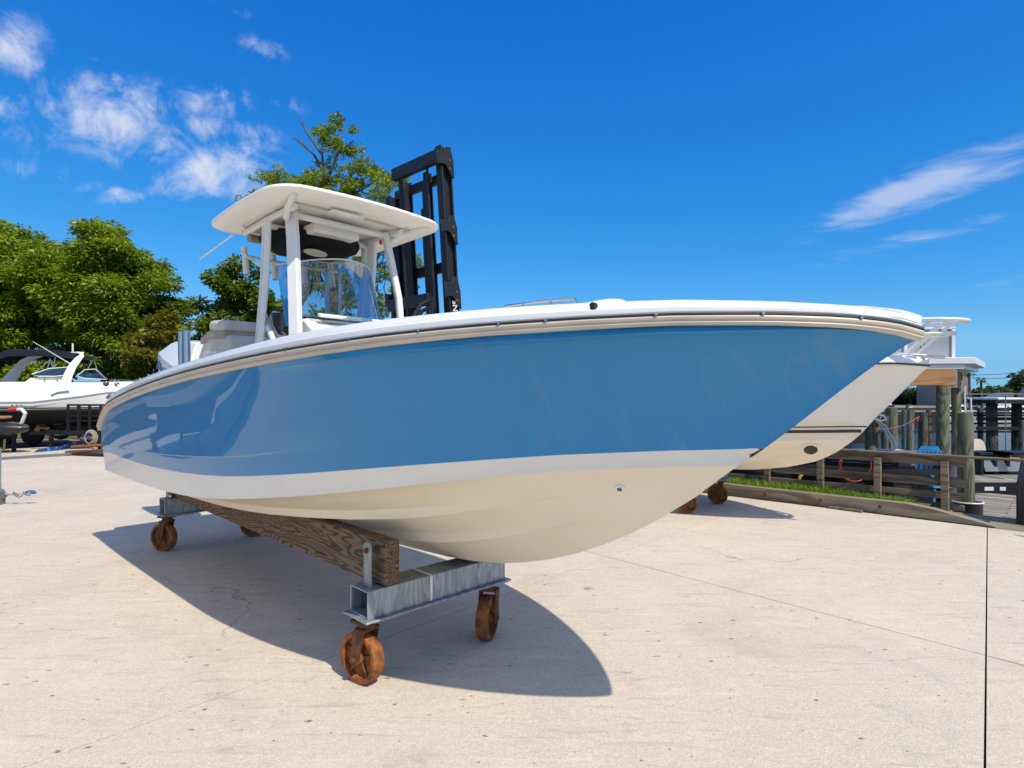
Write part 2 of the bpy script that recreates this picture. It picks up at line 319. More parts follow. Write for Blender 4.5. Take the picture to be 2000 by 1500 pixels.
class MB:
    def __init__(s): s.v = []; s.f = []; s.m = []
    def add(s, vs, fs, mi=0):
        o = len(s.v); s.v += [tuple(p) for p in vs]
        s.f += [tuple(o + i for i in f) for f in fs]; s.m += [mi] * len(fs); return s
    def box(s, c, size, rm=None, mi=0, taper=1.0):
        a, b, h = size[0] / 2, size[1] / 2, size[2] / 2; P = []
        for z, k in ((-h, 1.0), (h, taper)):
            for x, y in ((-a, -b), (a, -b), (a, b), (-a, b)):
                p = Vector((x * k, y * k, z)); p = rm @ p if rm else p; P.append(p + Vector(c))
        return s.add(P, [(3, 2, 1, 0), (4, 5, 6, 7), (0, 1, 5, 4), (1, 2, 6, 5), (2, 3, 7, 6), (3, 0, 4, 7)], mi)
    def beam(s, p, q, wd, h, mi=0, up=(0, 0, 1), w2=None, h2=None):
        p, q = Vector(p), Vector(q); d = (q - p).normalized(); u = Vector(up)
        if abs(d.dot(u)) > 0.98: u = Vector((1, 0, 0))
        sx = d.cross(u).normalized(); uz = sx.cross(d).normalized(); P = []
        for c, ww, hh in ((p, wd, h), (q, w2 or wd, h2 or h)):
            for a, b in ((-1, -1), (1, -1), (1, 1), (-1, 1)): P.append(c + sx * (a * ww / 2) + uz * (b * hh / 2))
        return s.add(P, [(0, 1, 2, 3), (7, 6, 5, 4), (4, 5, 1, 0), (5, 6, 2, 1), (6, 7, 3, 2), (7, 4, 0, 3)], mi)
    def tube(s, pts, r, n=8, mi=0, closed=False):
        pts = [Vector(p) for p in pts]; k = len(pts); rs = r if hasattr(r, '__len__') else [r] * k
        rings = []; prev = None
        for i in range(k):
            a = pts[(i - 1) % k] if (closed or i > 0) else pts[i]; b = pts[(i + 1) % k] if (closed or i < k - 1) else pts[i]
            d = (b - a).normalized()
            if prev is None:
                u = Vector((0, 0, 1)) if abs(d.z) < 0.9 else Vector((1, 0, 0)); x = d.cross(u).normalized()
            else: x = (prev - d * prev.dot(d)).normalized()
            prev = x; y = d.cross(x)
            rings.append([pts[i] + x * (math.cos(2 * PI * j / n) * rs[i]) + y * (math.sin(2 * PI * j / n) * rs[i]) for j in range(n)])
        V = [p for rg in rings for p in rg]; F = []
        for i in range(k if closed else k - 1):
            i2 = (i + 1) % k
            for j in range(n): F.append((i * n + j, i * n + (j + 1) % n, i2 * n + (j + 1) % n, i2 * n + j))
        if not closed: F += [tuple(range(n - 1, -1, -1)), tuple((k - 1) * n + j for j in range(n))]
        return s.add(V, F, mi)
    def lathe(s, prof, n=20, c=(0, 0, 0), rm=None, mi=0, cap=True):
        V = []; F = []
        for r, z in prof:
            for j in range(n):
                p = Vector((r * math.cos(2 * PI * j / n), r * math.sin(2 * PI * j / n), z)); V.append((rm @ p if rm else p) + Vector(c))
        k = len(prof)
        for i in range(k - 1):
            for j in range(n): F.append((i * n + j, i * n + (j + 1) % n, (i + 1) * n + (j + 1) % n, (i + 1) * n + j))
        if cap:
            if prof[0][0] > 1e-4: F.append(tuple(range(n - 1, -1, -1)))
            if prof[-1][0] > 1e-4: F.append(tuple((k - 1) * n + j for j in range(n)))
        return s.add(V, F, mi)
    def grid(s, rows, mi=0, flip=False):
        n = len(rows[0]); V = [p for r in rows for p in r]; F = []
        for i in range(len(rows) - 1):
            for j in range(n - 1):
                q = (i * n + j, i * n + j + 1, (i + 1) * n + j + 1, (i + 1) * n + j); F.append(q[::-1] if flip else q)
        return s.add(V, F, mi)
    def prism(s, poly, z0, z1, fn=None, mi=0):
        fn = fn or (lambda x, y, z: (x, y, z)); n = len(poly)
        V = [fn(x, y, z0) for x, y in poly] + [fn(x, y, z1) for x, y in poly]
        F = [tuple(range(n - 1, -1, -1)), tuple(range(n, 2 * n))] + [(i, (i + 1) % n, n + (i + 1) % n, n + i) for i in range(n)]
        return s.add(V, F, mi)
    def merge(s, d=1e-4):
        import bmesh
        s._merge = d; return s
    def build(s, name, mats, parent=None, angle=35, bevel=0.0, loc=None, weld=0.0, recalc=True):
        import bmesh
        me = bpy.data.meshes.new(name); me.from_pydata(s.v, [], s.f)
        if not isinstance(mats, (list, tuple)): mats = [mats]
        for m in mats: me.materials.append(m)
        me.polygons.foreach_set('material_index', s.m)
        if weld or recalc:
            bm = bmesh.new(); bm.from_mesh(me)
            if weld:
                bmesh.ops.remove_doubles(bm, verts=bm.verts, dist=weld)
                bmesh.ops.dissolve_degenerate(bm, edges=bm.edges, dist=weld * 0.5)
            if recalc: bmesh.ops.recalc_face_normals(bm, faces=bm.faces)
            bm.to_mesh(me); bm.free()
        if angle:
            me.polygons.foreach_set('use_smooth', [True] * len(me.polygons)); me.set_sharp_from_angle(angle=R(angle))
        me.update()
        o = bpy.data.objects.new(name, me); col.objects.link(o)
        if loc: o.location = loc
        if parent: o.parent = parent
        if bevel:
            b = o.modifiers.new('bevel', 'BEVEL'); b.width = bevel; b.segments = 2; b.limit_method = 'ANGLE'; b.angle_limit = R(40)
        return o

def tag(o, label=None, cat=None, group=None, kind=None):
    if label: o['label'] = label
    if cat: o['category'] = cat
    if group: o['group'] = group
    if kind: o['kind'] = kind
    return o
def empty(name, loc=(0, 0, 0), rz=0.0):
    o = bpy.data.objects.new(name, None); col.objects.link(o); o.location = loc; o.rotation_euler = (0, 0, rz); o.empty_display_size = 0.2
    return o
def copy_tree(o, parent=None):
    c = o.copy(); col.objects.link(c); c.parent = parent
    for ch in list(o.children): copy_tree(ch, c)
    return c
def text(name, s, size, m, parent, matrix, extrude=0.001, bold=0.0, sx=1.0):
    cu = bpy.data.curves.new(name, 'FONT'); cu.body = s; cu.size = size; cu.extrude = extrude; cu.offset = bold
    cu.align_x = 'CENTER'; cu.align_y = 'CENTER'; cu.materials.append(m)
    t = bpy.data.objects.new(name, cu); col.objects.link(t); bpy.context.view_layer.update()
    me = bpy.data.meshes.new_from_object(t.evaluated_get(bpy.context.evaluated_depsgraph_get())); bpy.data.objects.remove(t); bpy.data.curves.remove(cu)
    if not me.materials: me.materials.append(m)
    o = bpy.data.objects.new(name, me); col.objects.link(o); o.parent = parent; o.matrix_local = matrix @ Matrix.Diagonal((sx, 1, 1, 1)); return o
def at(u, v, Y):                      # a point Y metres ahead, from its bearing
    return Vector(((u - 1000) / FPX * Y, Y, EYE + (VHZ - v) / FPX * Y))
def frame(xa, za, loc):               # matrix from a right axis and a normal
    xa = Vector(xa).normalized(); za = Vector(za); za = (za - xa * za.dot(xa)).normalized(); ya = za.cross(xa)
    m = Matrix((xa, ya, za)).transposed().to_4x4(); m.translation = Vector(loc); return m
def interp(tab, x): return float(np.interp(x, [p[0] for p in tab], [p[1] for p in tab]))

# directions of the boatyard: kerb and hulls run along D1, N points out over the kerb
D1 = Vector((0.724, -0.690, 0)); NN = Vector((0.690, 0.724, 0))
def kn(n, t, z=0.0): return NN * n + D1 * t + Vector((0, 0, z))

# ------------------------------------------------------------------ ground, apron slabs, water
def sheet(name, poly, z, m, kind='structure'):
    me = bpy.data.meshes.new(name); me.from_pydata([(x, y, z) for x, y in poly], [], [tuple(range(len(poly)))]); me.materials.append(m); me.update()
    if me.polygons[0].normal.z < 0: me.flip_normals()
    o = bpy.data.objects.new(name, me); col.objects.link(o); o['kind'] = kind; return o
BULK = 11.25
a_ = kn(BULK, 60); b_ = kn(BULK, -10.5); c_ = kn(120, -10.5); d_ = kn(900, -300)
sheet('yard_ground', [(a_.x, a_.y), (b_.x, b_.y), (c_.x, c_.y), (d_.x, d_.y), (-1500, 1200), (-1500, -900), (500, -900)], -0.06, M_SOIL)
# bulkhead wall under the kerb
bw = MB(); p0 = kn(BULK - 0.1, 40, -0.85); p1 = kn(BULK - 0.1, -10.4, -0.85); bw.beam(p0, p1, 0.2, 1.5)
p2 = kn(110, -10.6, -0.85); bw.beam(kn(BULK - 0.2, -10.6, -0.85), p2, 0.2, 1.5)
tag(bw.build('bulkhead', M_DARKW), kind='structure')
sheet('marina_water', [(kn(BULK - .3, 60).x, kn(BULK - .3, 60).y), (kn(BULK - .3, -11).x, kn(BULK - .3, -11).y), (kn(400, -11).x, kn(400, -11).y), (700, 300), (900, -200)], -1.25, M_WATER)
sheet('far_shore', [(-60, 118), (20, 112), (60, 104), (130, 100), (400, 60), (1200, 40), (1400, 1200), (-400, 1200)], -0.9, M_TURF)

apron = sheet('concrete_apron', [(-40, 16), (kn(9.95, -24).x, kn(9.95, -24).y), (kn(9.95, 30).x, kn(9.95, 30).y), (4, -24), (-40, -8)], -0.03, M_JOINT)
# joint lines: family B crosses the yard, family A runs along the hulls
BL = []
for off, ang in ((-24.6, 47.5), (-21.6, 47.5), (-20.6, 47.5), (-18.4, 47.5), (-15.4, 47.5), (-12.4, 47.5), (-9.4, 47.3), (-6.29, 47.0), (-3.56, 47.0), (-0.26, 51.0), (2.9, 50.0), (6.0, 50.0), (9.0, 50)):
    n = Vector((0.73, -0.683)); BL.append((n * off, Vector((math.cos(R(ang)), math.sin(R(ang))))))
BL[9] = (Vector((2.213, 2.757)), Vector((0.629, 0.777)))
AL = []
for off in (-13.0, -7.0, -1.0, 5.0, 9.9):
    n = Vector((0.744, 0.668)); AL.append((n * off, Vector((0.668, -0.744))))
AL[3] = (Vector((0.852, 6.53)), Vector((0.668, -0.744))); AL[4] = (Vector((kn(9.9, 0).x, kn(9.9, 0).y)), Vector((D1.x, D1.y)))
def isect(l1, l2):
    p, d = l1; q, e = l2; den = d.x * e.y - d.y * e.x; k = ((q.x - p.x) * e.y - (q.y - p.y) * e.x) / den
    return p + d * k
for i in range(len(BL) - 1):
    for j in range(len(AL) - 1):
        P = [isect(BL[i], AL[j]), isect(BL[i + 1], AL[j]), isect(BL[i + 1], AL[j + 1]), isect(BL[i], AL[j + 1])]
        g = []
        for k in range(4):
            a, b, c = P[k - 1], P[k], P[(k + 1) % 4]
            ga = 0.004 if (i in (6, 7, 8)) else 0.006
            g.append(b + (a - b).normalized() * ga + (c - b).normalized() * ga)
        mb = MB(); mb.prism([(p.x, p.y) for p in g], -0.022, 0.0)
        strip = (i == 1)  # one row of slabs laid in darker grey
        o = mb.build('dark_grey_strip' if strip else 'concrete_slab', M_DGREY if strip else M_CONC, apron, angle=0)

# timber kerb with a cut-down end
k = MB(); n0, n1 = 9.98, 10.14
for (ta, tb, za, zb) in ((-26, -1.72, 0.185, 0.185), (-1.72, -1.42, 0.185, 0.15), (-1.42, -0.74, 0.15, 0.008)):
    V = [kn(n0, ta, 0), kn(n1, ta, -0.1), kn(n1, ta, za), kn(n0, ta, za), kn(n0, tb, 0), kn(n1, tb, -0.1), kn(n1, tb, zb), kn(n0, tb, zb)]
    k.add(V, [(0, 1, 2, 3), (7, 6, 5, 4), (4, 5, 1, 0), (5, 6, 2, 1), (6, 7, 3, 2), (7, 4, 0, 3)])
kb = empty('timber_kerb', kn(10.06, -4)); kb.rotation_euler = (0, 0, math.atan2(D1.y, D1.x))
o = k.build('kerb_beam', M_KERB, angle=30, weld=1e-4); o.data.transform(kb.matrix_basis.inverted() if False else (Matrix.Translation(kb.location) @ kb.rotation_euler.to_matrix().to_4x4()).inverted()); o.parent = kb
tag(kb, 'weathered timber kerb with a cut-down end along the concrete edge', 'kerb')
for t in (-2.05, -2.85, -3.7, -4.6):
    bm_ = MB(); bm_.lathe([(0.022, 0), (0.022, 0.012), (0.012, 0.016)], 8, (t + 4, -0.081, 0.1), rotm(R(90), 0, 0)); bm_.build('bolt', M_RUSTD, kb)
sp = MB(); sp.beam(kn(9.90, -2.72, 0.02), kn(9.86, -2.25, 0.02), 0.07, 0.03)
tag(sp.build('wood_offcut', M_FENCE), 'thin wooden offcut lying on the concrete against the kerb', 'offcut')

# grass strip between kerb and fence: turf with blades
g = MB(); rows = []
rng = np.random.default_rng(5)
for t in np.linspace(-22, -1.5, 90):
    rows.append([kn(n, t, z + float(rng.normal(0, 0.012))) for n, z in ((10.12, .02), (10.22, .13), (10.38, .15), (10.55, .12), (10.8, .04), (11.2, -.08))])
g.grid(rows); tag(g.build('turf_bank', M_TURF), kind='structure')
nb = 15000; t_ = rng.uniform(-13, -1.75, nb); n_ = rng.normal(10.36, 0.11, nb).clip(10.16, 10.75)
hgt = rng.uniform(.05, .15, nb) * np.interp(t_, [-3, -1.75], [1, .6]); az = rng.uniform(0, 2 * PI, nb); ln = rng.normal(0, .06, (nb, 2))
base = np.stack([NN.x * n_ + D1.x * t_, NN.y * n_ + D1.y * t_, np.interp(n_, [10.12, 10.22, 10.38, 10.55, 10.8], [.02, .12, .145, .11, .03])], 1)
wv = np.stack([np.cos(az), np.sin(az), 0 * az], 1) * 0.008
tip = base + np.concatenate([ln, hgt[:, None]], 1)
V = np.stack([base - wv, base + wv, tip], 1).reshape(-1, 3)
me = bpy.data.meshes.new('grass'); me.vertices.add(nb * 3); me.vertices.foreach_set('co', V.ravel()); me.loops.add(nb * 3); me.loops.foreach_set('vertex_index', np.arange(nb * 3))
me.polygons.add(nb); me.polygons.foreach_set('loop_start', np.arange(nb) * 3); me.polygons.foreach_set('loop_total', np.full(nb, 3)); me.materials.append(M_GRASS); me.update(); me.validate()
o = bpy.data.objects.new('grass', me); col.objects.link(o); tag(o, 'bright green grass growing between the kerb and the rail fence', 'grass', kind='stuff')
# ------------------------------------------------------------------ hulls
def railk(s): return interp([(0, .68), (.8, .70), (2.0, .85), (3.5, 1.05), (7.4, 1.1)], s)
def hull_rows(T, ss):
    """stations -> list of section points per station (half breadth, height), one list per station"""
    out = []
    for s in ss:
        zst = interp(T['stem'], s); ysh = T['ysheer'](s); zsh = interp(T['rail'], s)
        s0 = T['s_chine']
        if s <= s0: yc0, zc0 = 0.0, zst
        else: yc0, zc0 = T['ychine'](s), interp(T['chine'], s)
        y1, z1 = ysh - 0.022, zsh - T['rail_h'] * railk(s)
        kf = 1.0 + .55 * min(1, max(0, (2.6 - s) / 2)) - .15 * min(1, max(0, (s - 3) / 3))
        def side(h): return [yc0 + (y1 - yc0) * h ** kf, zc0 + (z1 - zc0) * h]
        bot = []
        for q in (0.0, .18, .33, .36, .40, .55, .66, .69, .73, .88, .965, 1.0):
            y = yc0 * q; z = zst + (zc0 - zst) * (q + 0.16 * q * (1 - q) * min(1, max(0, (3.0 - s) / 2)))
            fade = min(1, max(0, (s - T.get('strake_s', 1.5)) / 1.2))
            if q in (.36, .69): z -= 0.028 * fade * T['strake']
            if q == 1.0: z -= 0.012 * fade
            bot.append([y, z])
        hb = min(.9, max(0.0, interp(T['hboot'], s))) if s > T['s_boot'] else 0.0
        if s <= T['s_boot']:
            boot = [[0.0, zst]] * 3 if s <= s0 else [side(0)] * 3
            hb = 0.0
        else: boot = [side(hb * x) for x in (0.12, 0.6, 1.0)]
        top = []
        hk = interp(T['hknuck'], s); kfade = min(1, max(0, (s - 2.4) / 2.0)) * T['knuckle']
        fw = min(1, max(0, (3.0 - s) / 1.6)) * T['bowknuckle']
        hs = [0.02, 0.10, 0.18] + [None, None] + list(np.linspace(.42, .86, 8)) + [0.925, 0.94, .97, 1.0]
        lo = hb; 
        for x in hs:
            if x is None: continue
            h = lo + (1 - lo) * x; p = side(h); top.append((h, p))
        hk = max(hk, lo + (1 - lo) * 0.185); hk = min(hk, lo + (1 - lo) * 0.40)
        pk = side(hk); pk2 = side(hk + 0.012); pk2[0] += 0.016 * kfade
        top = top[:3] + [(hk, pk), (hk + .012, pk2)] + top[3:]
        pts = []
        for h, p in top:
            p = list(p)
            if h > hk + .013: p[0] += 0.016 * kfade * max(0, 1 - (h - hk) / .35)
            x = (h - lo) / (1 - lo)
            if fw > 0:
                if x > 0.93: p[0] = p[0] * (1 - fw) + fw * (y1 + min(1, y1 / .3) * (-0.008 + 0.020 * (1 - x) / .06))
                elif x > 0.5: p[0] -= 0.030 * fw * min(1, y1 / .25) * ((x - .5) / .42) ** 2
            pts.append(p)
        out.append(dict(bot=bot, boot=[bot[-1]] + boot, top=[boot[-1]] + pts, s=s))
    return out

def loft(mb, secs, key, mi=0, xof=None):
    """both sides of the hull from one kind of row"""
    for sg in (1, -1):
        rows = [[(S_['s'] + (xof(S_['s'], p[1]) if xof else 0), sg * p[0], p[1]) for p in S_[key]] for S_ in secs]
        mb.grid(rows, mi, flip=(sg < 0))

STAT = [0.0, .012, .03, .055, .09, .13, .18, .24, .31, .38, .45, .52, .578, .62, .66, .692, .75, .82, .9, 1.0, 1.12, 1.26, 1.42, 1.6, 1.8, 2.0, 2.2, 2.45, 2.7, 3.0, 3.3, 3.6, 4, 4.4, 4.8, 5.2, 5.6, 6.0, 6.3, 6.6, 6.8, 6.95, 7.05, 7.15, 7.25, 7.35, 7.4]
T1 = dict(
 ysheer=lambda s: 1.15 * (1 - (1 - min(1, s / 3.4)) ** 2.3) ** .75 - (.05 * ((s - 4.5) / 2.4) ** 2 if s > 4.5 else 0) + 0.0,
 ychine=lambda s: 1.02 * (1 - (1 - min(1, max(0, (s - .692) / 4.2))) ** 2.2) ** .9 + .012 * max(0, s - 6.4),
 rail=[(0, 1.989), (.05, 2.008), (.1, 2.019), (.2, 2.033), (.4, 2.045), (.7, 2.053), (1, 2.051), (1.5, 2.044), (2, 2.029), (2.5, 2.008), (3, 1.985), (3.5, 1.962), (4, 1.935), (4.5, 1.903), (5, 1.863), (5.5, 1.817), (6, 1.765), (6.5, 1.705), (6.8, 1.660), (6.95, 1.628), (7.1, 1.575), (7.25, 1.495), (7.4, 1.41)],
 stem=[(0, 1.962), (.026, 1.95), (.06, 1.93), (.155, 1.862), (.278, 1.76), (.439, 1.622), (.578, 1.508), (.692, 1.425), (.778, 1.357), (.905, 1.252), (1.102, 1.117), (1.32, .988), (1.56, .874), (1.828, .776), (2.127, .695), (2.4, .652), (2.7, .628), (3.2, .612), (7.4, .60)],
 chine=[(.692, 1.425), (.95, 1.411), (1.4, 1.376), (1.8, 1.324), (2.2, 1.262), (2.6, 1.20), (3, 1.137), (3.5, 1.068), (4, 1.007), (4.5, .960), (5, .932), (5.5, .918), (6, .914), (6.5, .917), (7.4, .93)],
 hboot=[(.578, .018), (.692, .13), (.95, .13), (1.4, .125), (1.8, .13), (2.2, .142), (2.6, .151), (3, .16), (3.5, .166), (4, .178), (4.5, .194), (5, .205), (5.5, .218), (6, .234), (6.5, .262), (6.9, .30), (7.4, .40)],
 hknuck=[(0, .4), (2.6, .37), (3, .34), (3.5, .324), (4, .321), (4.5, .322), (5, .32), (5.5, .316), (6, .322), (6.5, .342), (6.9, .368), (7.4, .46)],
 s_chine=.692, s_boot=.578, rail_h=.05, strake=1.5, strake_s=1.3, knuckle=1, bowknuckle=1)
def xoff(s, z):                       # raked transom: lower points end further forward
    return -max(0, (s - 6.6) / 0.8) ** 2 * (1.45 - z) * 0.22

TH = math.atan2(.688, -.725)
boat = empty('fishing_boat', (1.530, 2.2, 0), TH)
tag(boat, 'blue and white centre console fishing boat with white hardtop on a wheeled dolly', 'boat')
secs = hull_rows(T1, STAT)
mb = MB(); loft(mb, secs, 'top', 0, xoff)
mb.build('topsides', M_BLUE, boat, angle=24, weld=6e-4)
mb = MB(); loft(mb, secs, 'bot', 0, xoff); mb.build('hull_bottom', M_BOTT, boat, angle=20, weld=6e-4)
mb = MB(); loft(mb, secs, 'boot', 0, xoff); mb.build('boot_band', M_BAND, boat, angle=30, weld=6e-4)
def ring_pts(secs, key, idx, dy=0.0, dz=0.0, xo=None):
    a = [(S_['s'] + (xo(S_['s'], S_[key][idx][1]) if xo else 0), S_[key][idx][0] + dy, S_[key][idx][1] + dz) for S_ in secs]
    return a
def strip(mb, secs, prof, mi=0, xo=None, s_min=0, s_max=99):
    """a moulding swept along the sheer: prof = (outward, up) from the rail's top edge"""
    for sg in (1, -1):
        rows = []
        for S_ in secs:
            s = S_['s']
            if s < s_min or s > s_max: continue
            ys = T_cur['ysheer'](s); zs = interp(T_cur['rail'], s)
            # push outward along the plan normal
            e = 0.004; dy = (T_cur['ysheer'](s + e) - T_cur['ysheer'](max(0, s - e))) / (e + min(s, e)); nl = math.hypot(dy, 1); nx, ny = -dy / nl, 1 / nl
            if s < 1e-6: nx, ny = -1, 0
            q_ = railk(s); rows.append([(s + nx * a * q_ + (xo(s, zs + b) if xo else 0), sg * max(0.0, ys + ny * a * q_), zs + b * (q_ if b < 0 else 1)) for a, b in prof])
        mb.grid(rows, mi, flip=(sg > 0))
T_cur = T1
mb = MB(); strip(mb, secs, [(-.03, -.056), (-.004, -.056), (.006, -.050), (.010, -.040), (.004, -.031), (.004, -.028), (.014, -.022), (.017, -.012), (.012, -.003), (-.002, -.001)], 0, xoff)
mb.build('rub_rail', M_RAIL, boat, angle=40, weld=4e-4)
mb = MB(); strip(mb, secs, [(-.004, -.002), (.014, -.001), (.016, .002), (.014, .005), (-.004, .006)], 0, xoff)
mb.build('rub_rail_insert', M_BLACKR, boat, angle=40, weld=4e-4)
mb = MB(); strip(mb, secs, [(.0, .006), (.012, .007), (.013, .013), (.0, .015)], 0, xoff)
mb.build('rail_trim', M_STEEL, boat, angle=40, weld=4e-4)
# clips along the rail
for s in (.15, .42, .75, 1.15, 1.35, 1.75, 2.2, 2.75, 3.4, 4.1):
    y = T1['ysheer'](s); z = interp(T1['rail'], s)
    e = .01; a = math.atan2(T1['ysheer'](s + e) - T1['ysheer'](s - e), 2 * e)
    c = MB(); c.box((s, y + .012, z + .005), (.010, .012, .012), rotm(0, 0, a)); c.build('rail_screw', M_STEEL, boat)

def hull_y(s, z):
    S_ = hull_rows(T1, [s])[0]; pts = S_['bot'] + S_['boot'][1:] + S_['top'][1:]
    return float(np.interp(z, [p[1] for p in pts], [p[0] for p in pts]))
GUN = [(0, .029), (.05, .034), (.2, .043), (.4, .050), (.7, .060), (1, .068), (1.5, .077), (2, .084), (2.5, .092), (3, .091), (3.5, .088), (4, .085), (5, .088), (6, .094), (6.5, .102), (6.95, .10), (7.2, .09), (7.4, .06)]
def gun_sec(s):
    y = T1['ysheer'](s); z = interp(T1['rail'], s); g = interp(GUN, s)
    inn = max(0.0, y - .27) if s < 7.3 else max(0, y - .27); t = min(1, y / .3)
    k = [(max(0, y - .004), z + .012), (max(0, y - .006), z + .012 + .35 * g), (max(0, y - .014 * t), z + .012 + .40 * g), (max(0, y - .024 * t), z + .012 + .70 * g), (max(0, y - .045 * t), z + .93 * g + .008), (max(0, y - .075 * t), z + g + .008), (max(0, y - .15 * t), z + g + .006), (inn + .02 * t, z + g + .003), (inn, z + g - .008)]
    if s < 0.55: k = k[:7] + [(inn * .6, z + g + .024), (inn * .5, z + g + .026)]
    return k
mb = MB()
for sg in (1, -1):
    mb.grid([[(s - (0.0 if s > .02 else .0) + xoff(s, z), sg * y, z) for y, z in gun_sec(s)] for s in STAT], 0, flip=(sg > 0))
# aft bulwark inner face and coamings
for sg in (1, -1):
    rows = []
    for s in STAT:
        if s < .55: continue
        y, z = gun_sec(s)[-1]; f = 1.60 if s < 2.6 else 1.12
        rows.append([(s + xoff(s, z), sg * y, z), (s + xoff(s, z), sg * max(0, y - .01), z - .03)] + [(s, sg * min(max(0, y - .02), max(0, hull_y(s, zz) - .06)), zz) for zz in np.linspace(z - .08, f, 6)])
    mb.grid(rows, 0, flip=(sg > 0))
mb.build('gunwale', M_WHITE, boat, angle=38, weld=4e-4)
# decks
mb = MB()
rows = [[(s, -max(.0, gun_sec(s)[-1][0] - .005), interp(T1['rail'], s) + interp(GUN, s) + .02), (s, max(.0, gun_sec(s)[-1][0] - .005), interp(T1['rail'], s) + interp(GUN, s) + .02)] for s in STAT if .52 <= s <= .76]
mb.grid(rows)
def dk_y(s, z): return max(0.0, min(gun_sec(s)[-1][0], hull_y(s, z) - .05))
mb.grid([[(s, -dk_y(s, 1.66), 1.66), (s, dk_y(s, 1.66), 1.66)] for s in STAT if .75 <= s <= 2.7])
mb.grid([[(2.7, k_ * dk_y(2.7, z), z) for k_ in (-1, 1)] for z in (1.66, 1.4, 1.16)])
mb.grid([[(s, -dk_y(s, 1.16), 1.16), (s, dk_y(s, 1.16), 1.16)] for s in STAT if 2.7 <= s <= 7.2])
mb.build('deck', M_CREAM, boat, angle=0, recalc=False)
# transom
mb = MB(); S_ = secs[-1]
prof = S_['bot'] + S_['boot'] + S_['top']
P = [(7.4 + xoff(7.4, z), y, z) for y, z in prof]; P2 = [(x, -y, z) for x, y, z in P]
mb.grid([P, P2]); mb.build('transom', M_WHITE, boat, angle=0, weld=4e-4)
mb = MB(); mb.box((7.24, 0, 1.42), (.24, 1.7, .62)); mb.build('splash_well', M_WHITE, boat, bevel=.03)

# through-hull fitting on the bottom
def bottom_pt(s, f): 
    S_ = hull_rows(T1, [s])[0]['bot']; ys = [p[0] for p in S_]; y = ys[-1] * f
    return Vector((s, y, float(np.interp(y, ys, [p[1] for p in S_]))))
p = bottom_pt(1.2, .66); pu = bottom_pt(1.2, .60) - bottom_pt(1.4, .60); pv = bottom_pt(1.3, .8) - bottom_pt(1.3, .4)
nrm = pu.cross(pv).normalized(); nrm = nrm if nrm.y > 0 else -nrm
mrot = nrm.to_track_quat('Z', 'Y').to_matrix()
c = MB(); c.lathe([(.027, -.01), (.027, .006), (.020, .010), (.013, .008)], 20, p, mrot, cap=False); f1 = c.build('through_hull', M_WHITE, boat)
c = MB(); c.lathe([(.014, .004), (.014, .0045)], 16, p, mrot); c.build('drain_hole', M_GREYP, f1)
# bow eye
c = MB(); c.tube([(.46, 0, 1.60), (.43, 0, 1.565), (.455, 0, 1.535), (.50, 0, 1.545)], .008, 8); 

# --- hardtop
def rrect(cx, cy, hx, hy, r, n=7, bulge_f=0.0, bulge_s=0.0):
    P = []
    for qx, qy, a0 in ((1, 1, 0), (-1, 1, 90), (-1, -1, 180), (1, -1, 270)):
        for i in range(n + 1):
            a = R(a0 + 90 * i / n); P.append([cx + qx * (hx - r) + r * math.cos(a), cy + qy * (hy - r) + r * math.sin(a)])
    out = []
    m = len(P)
    for i in range(m):
        a, b = P[i], P[(i + 1) % m]; d = math.dist(a, b); k = max(1, int(d / .12))
        for j in range(k):
            x, y = a[0] + (b[0] - a[0]) * j / k, a[1] + (b[1] - a[1]) * j / k
            x += -bulge_f * (1 - ((y - cy) / hy) ** 2) if x < cx else bulge_f * .5 * (1 - ((y - cy) / hy) ** 2)
            y += math.copysign(bulge_s * (1 - ((x - cx) / hx) ** 2), y - cy); out.append((x, y))
    return out
RX, RHX, RHY = 4.35, .70, .775
def roof_z(x, y): return 3.222 - (x - RX) * .035 + .022 * (1 - (y / RHY) ** 2) - .012 * ((x - RX) / RHX) ** 2
def roof_ring(sc, dz):
    P = [(RX + (x - RX) * sc, y * sc) for x, y in rrect(RX, 0, RHX, RHY, .20, 7, .04, .025)]
    return [(x, y, roof_z(x, y) + dz) for x, y in P]
mb = MB()
rings = [roof_ring(s_, dz) for s_, dz in ((.02, .005), (.3, .004), (.6, .0), (.72, -.003), (.74, -.018), (.9, -.014), (.975, -.006), (.992, -.001), (1.0, .007), (1.0, .018), (.994, .027), (.975, .033), (.9, .036), (.7, .044), (.4, .052), (.02, .056))]
mb.grid([r + [r[0]] for r in rings]); roof = mb.build('hardtop', M_CREAM, boat, angle=30, weld=1e-4)
# recessed ribs on the underside
for x in (3.98, 4.22):
    c = MB(); c.grid([[(x + a * .018, y, roof_z(x, y) - .002 - b) for a, b in ((-1, 0), (-1, .006), (1, .006), (1, 0))] for y in np.linspace(-.52, .52, 9)]); c.build('underside_trim', M_RAIL, roof)
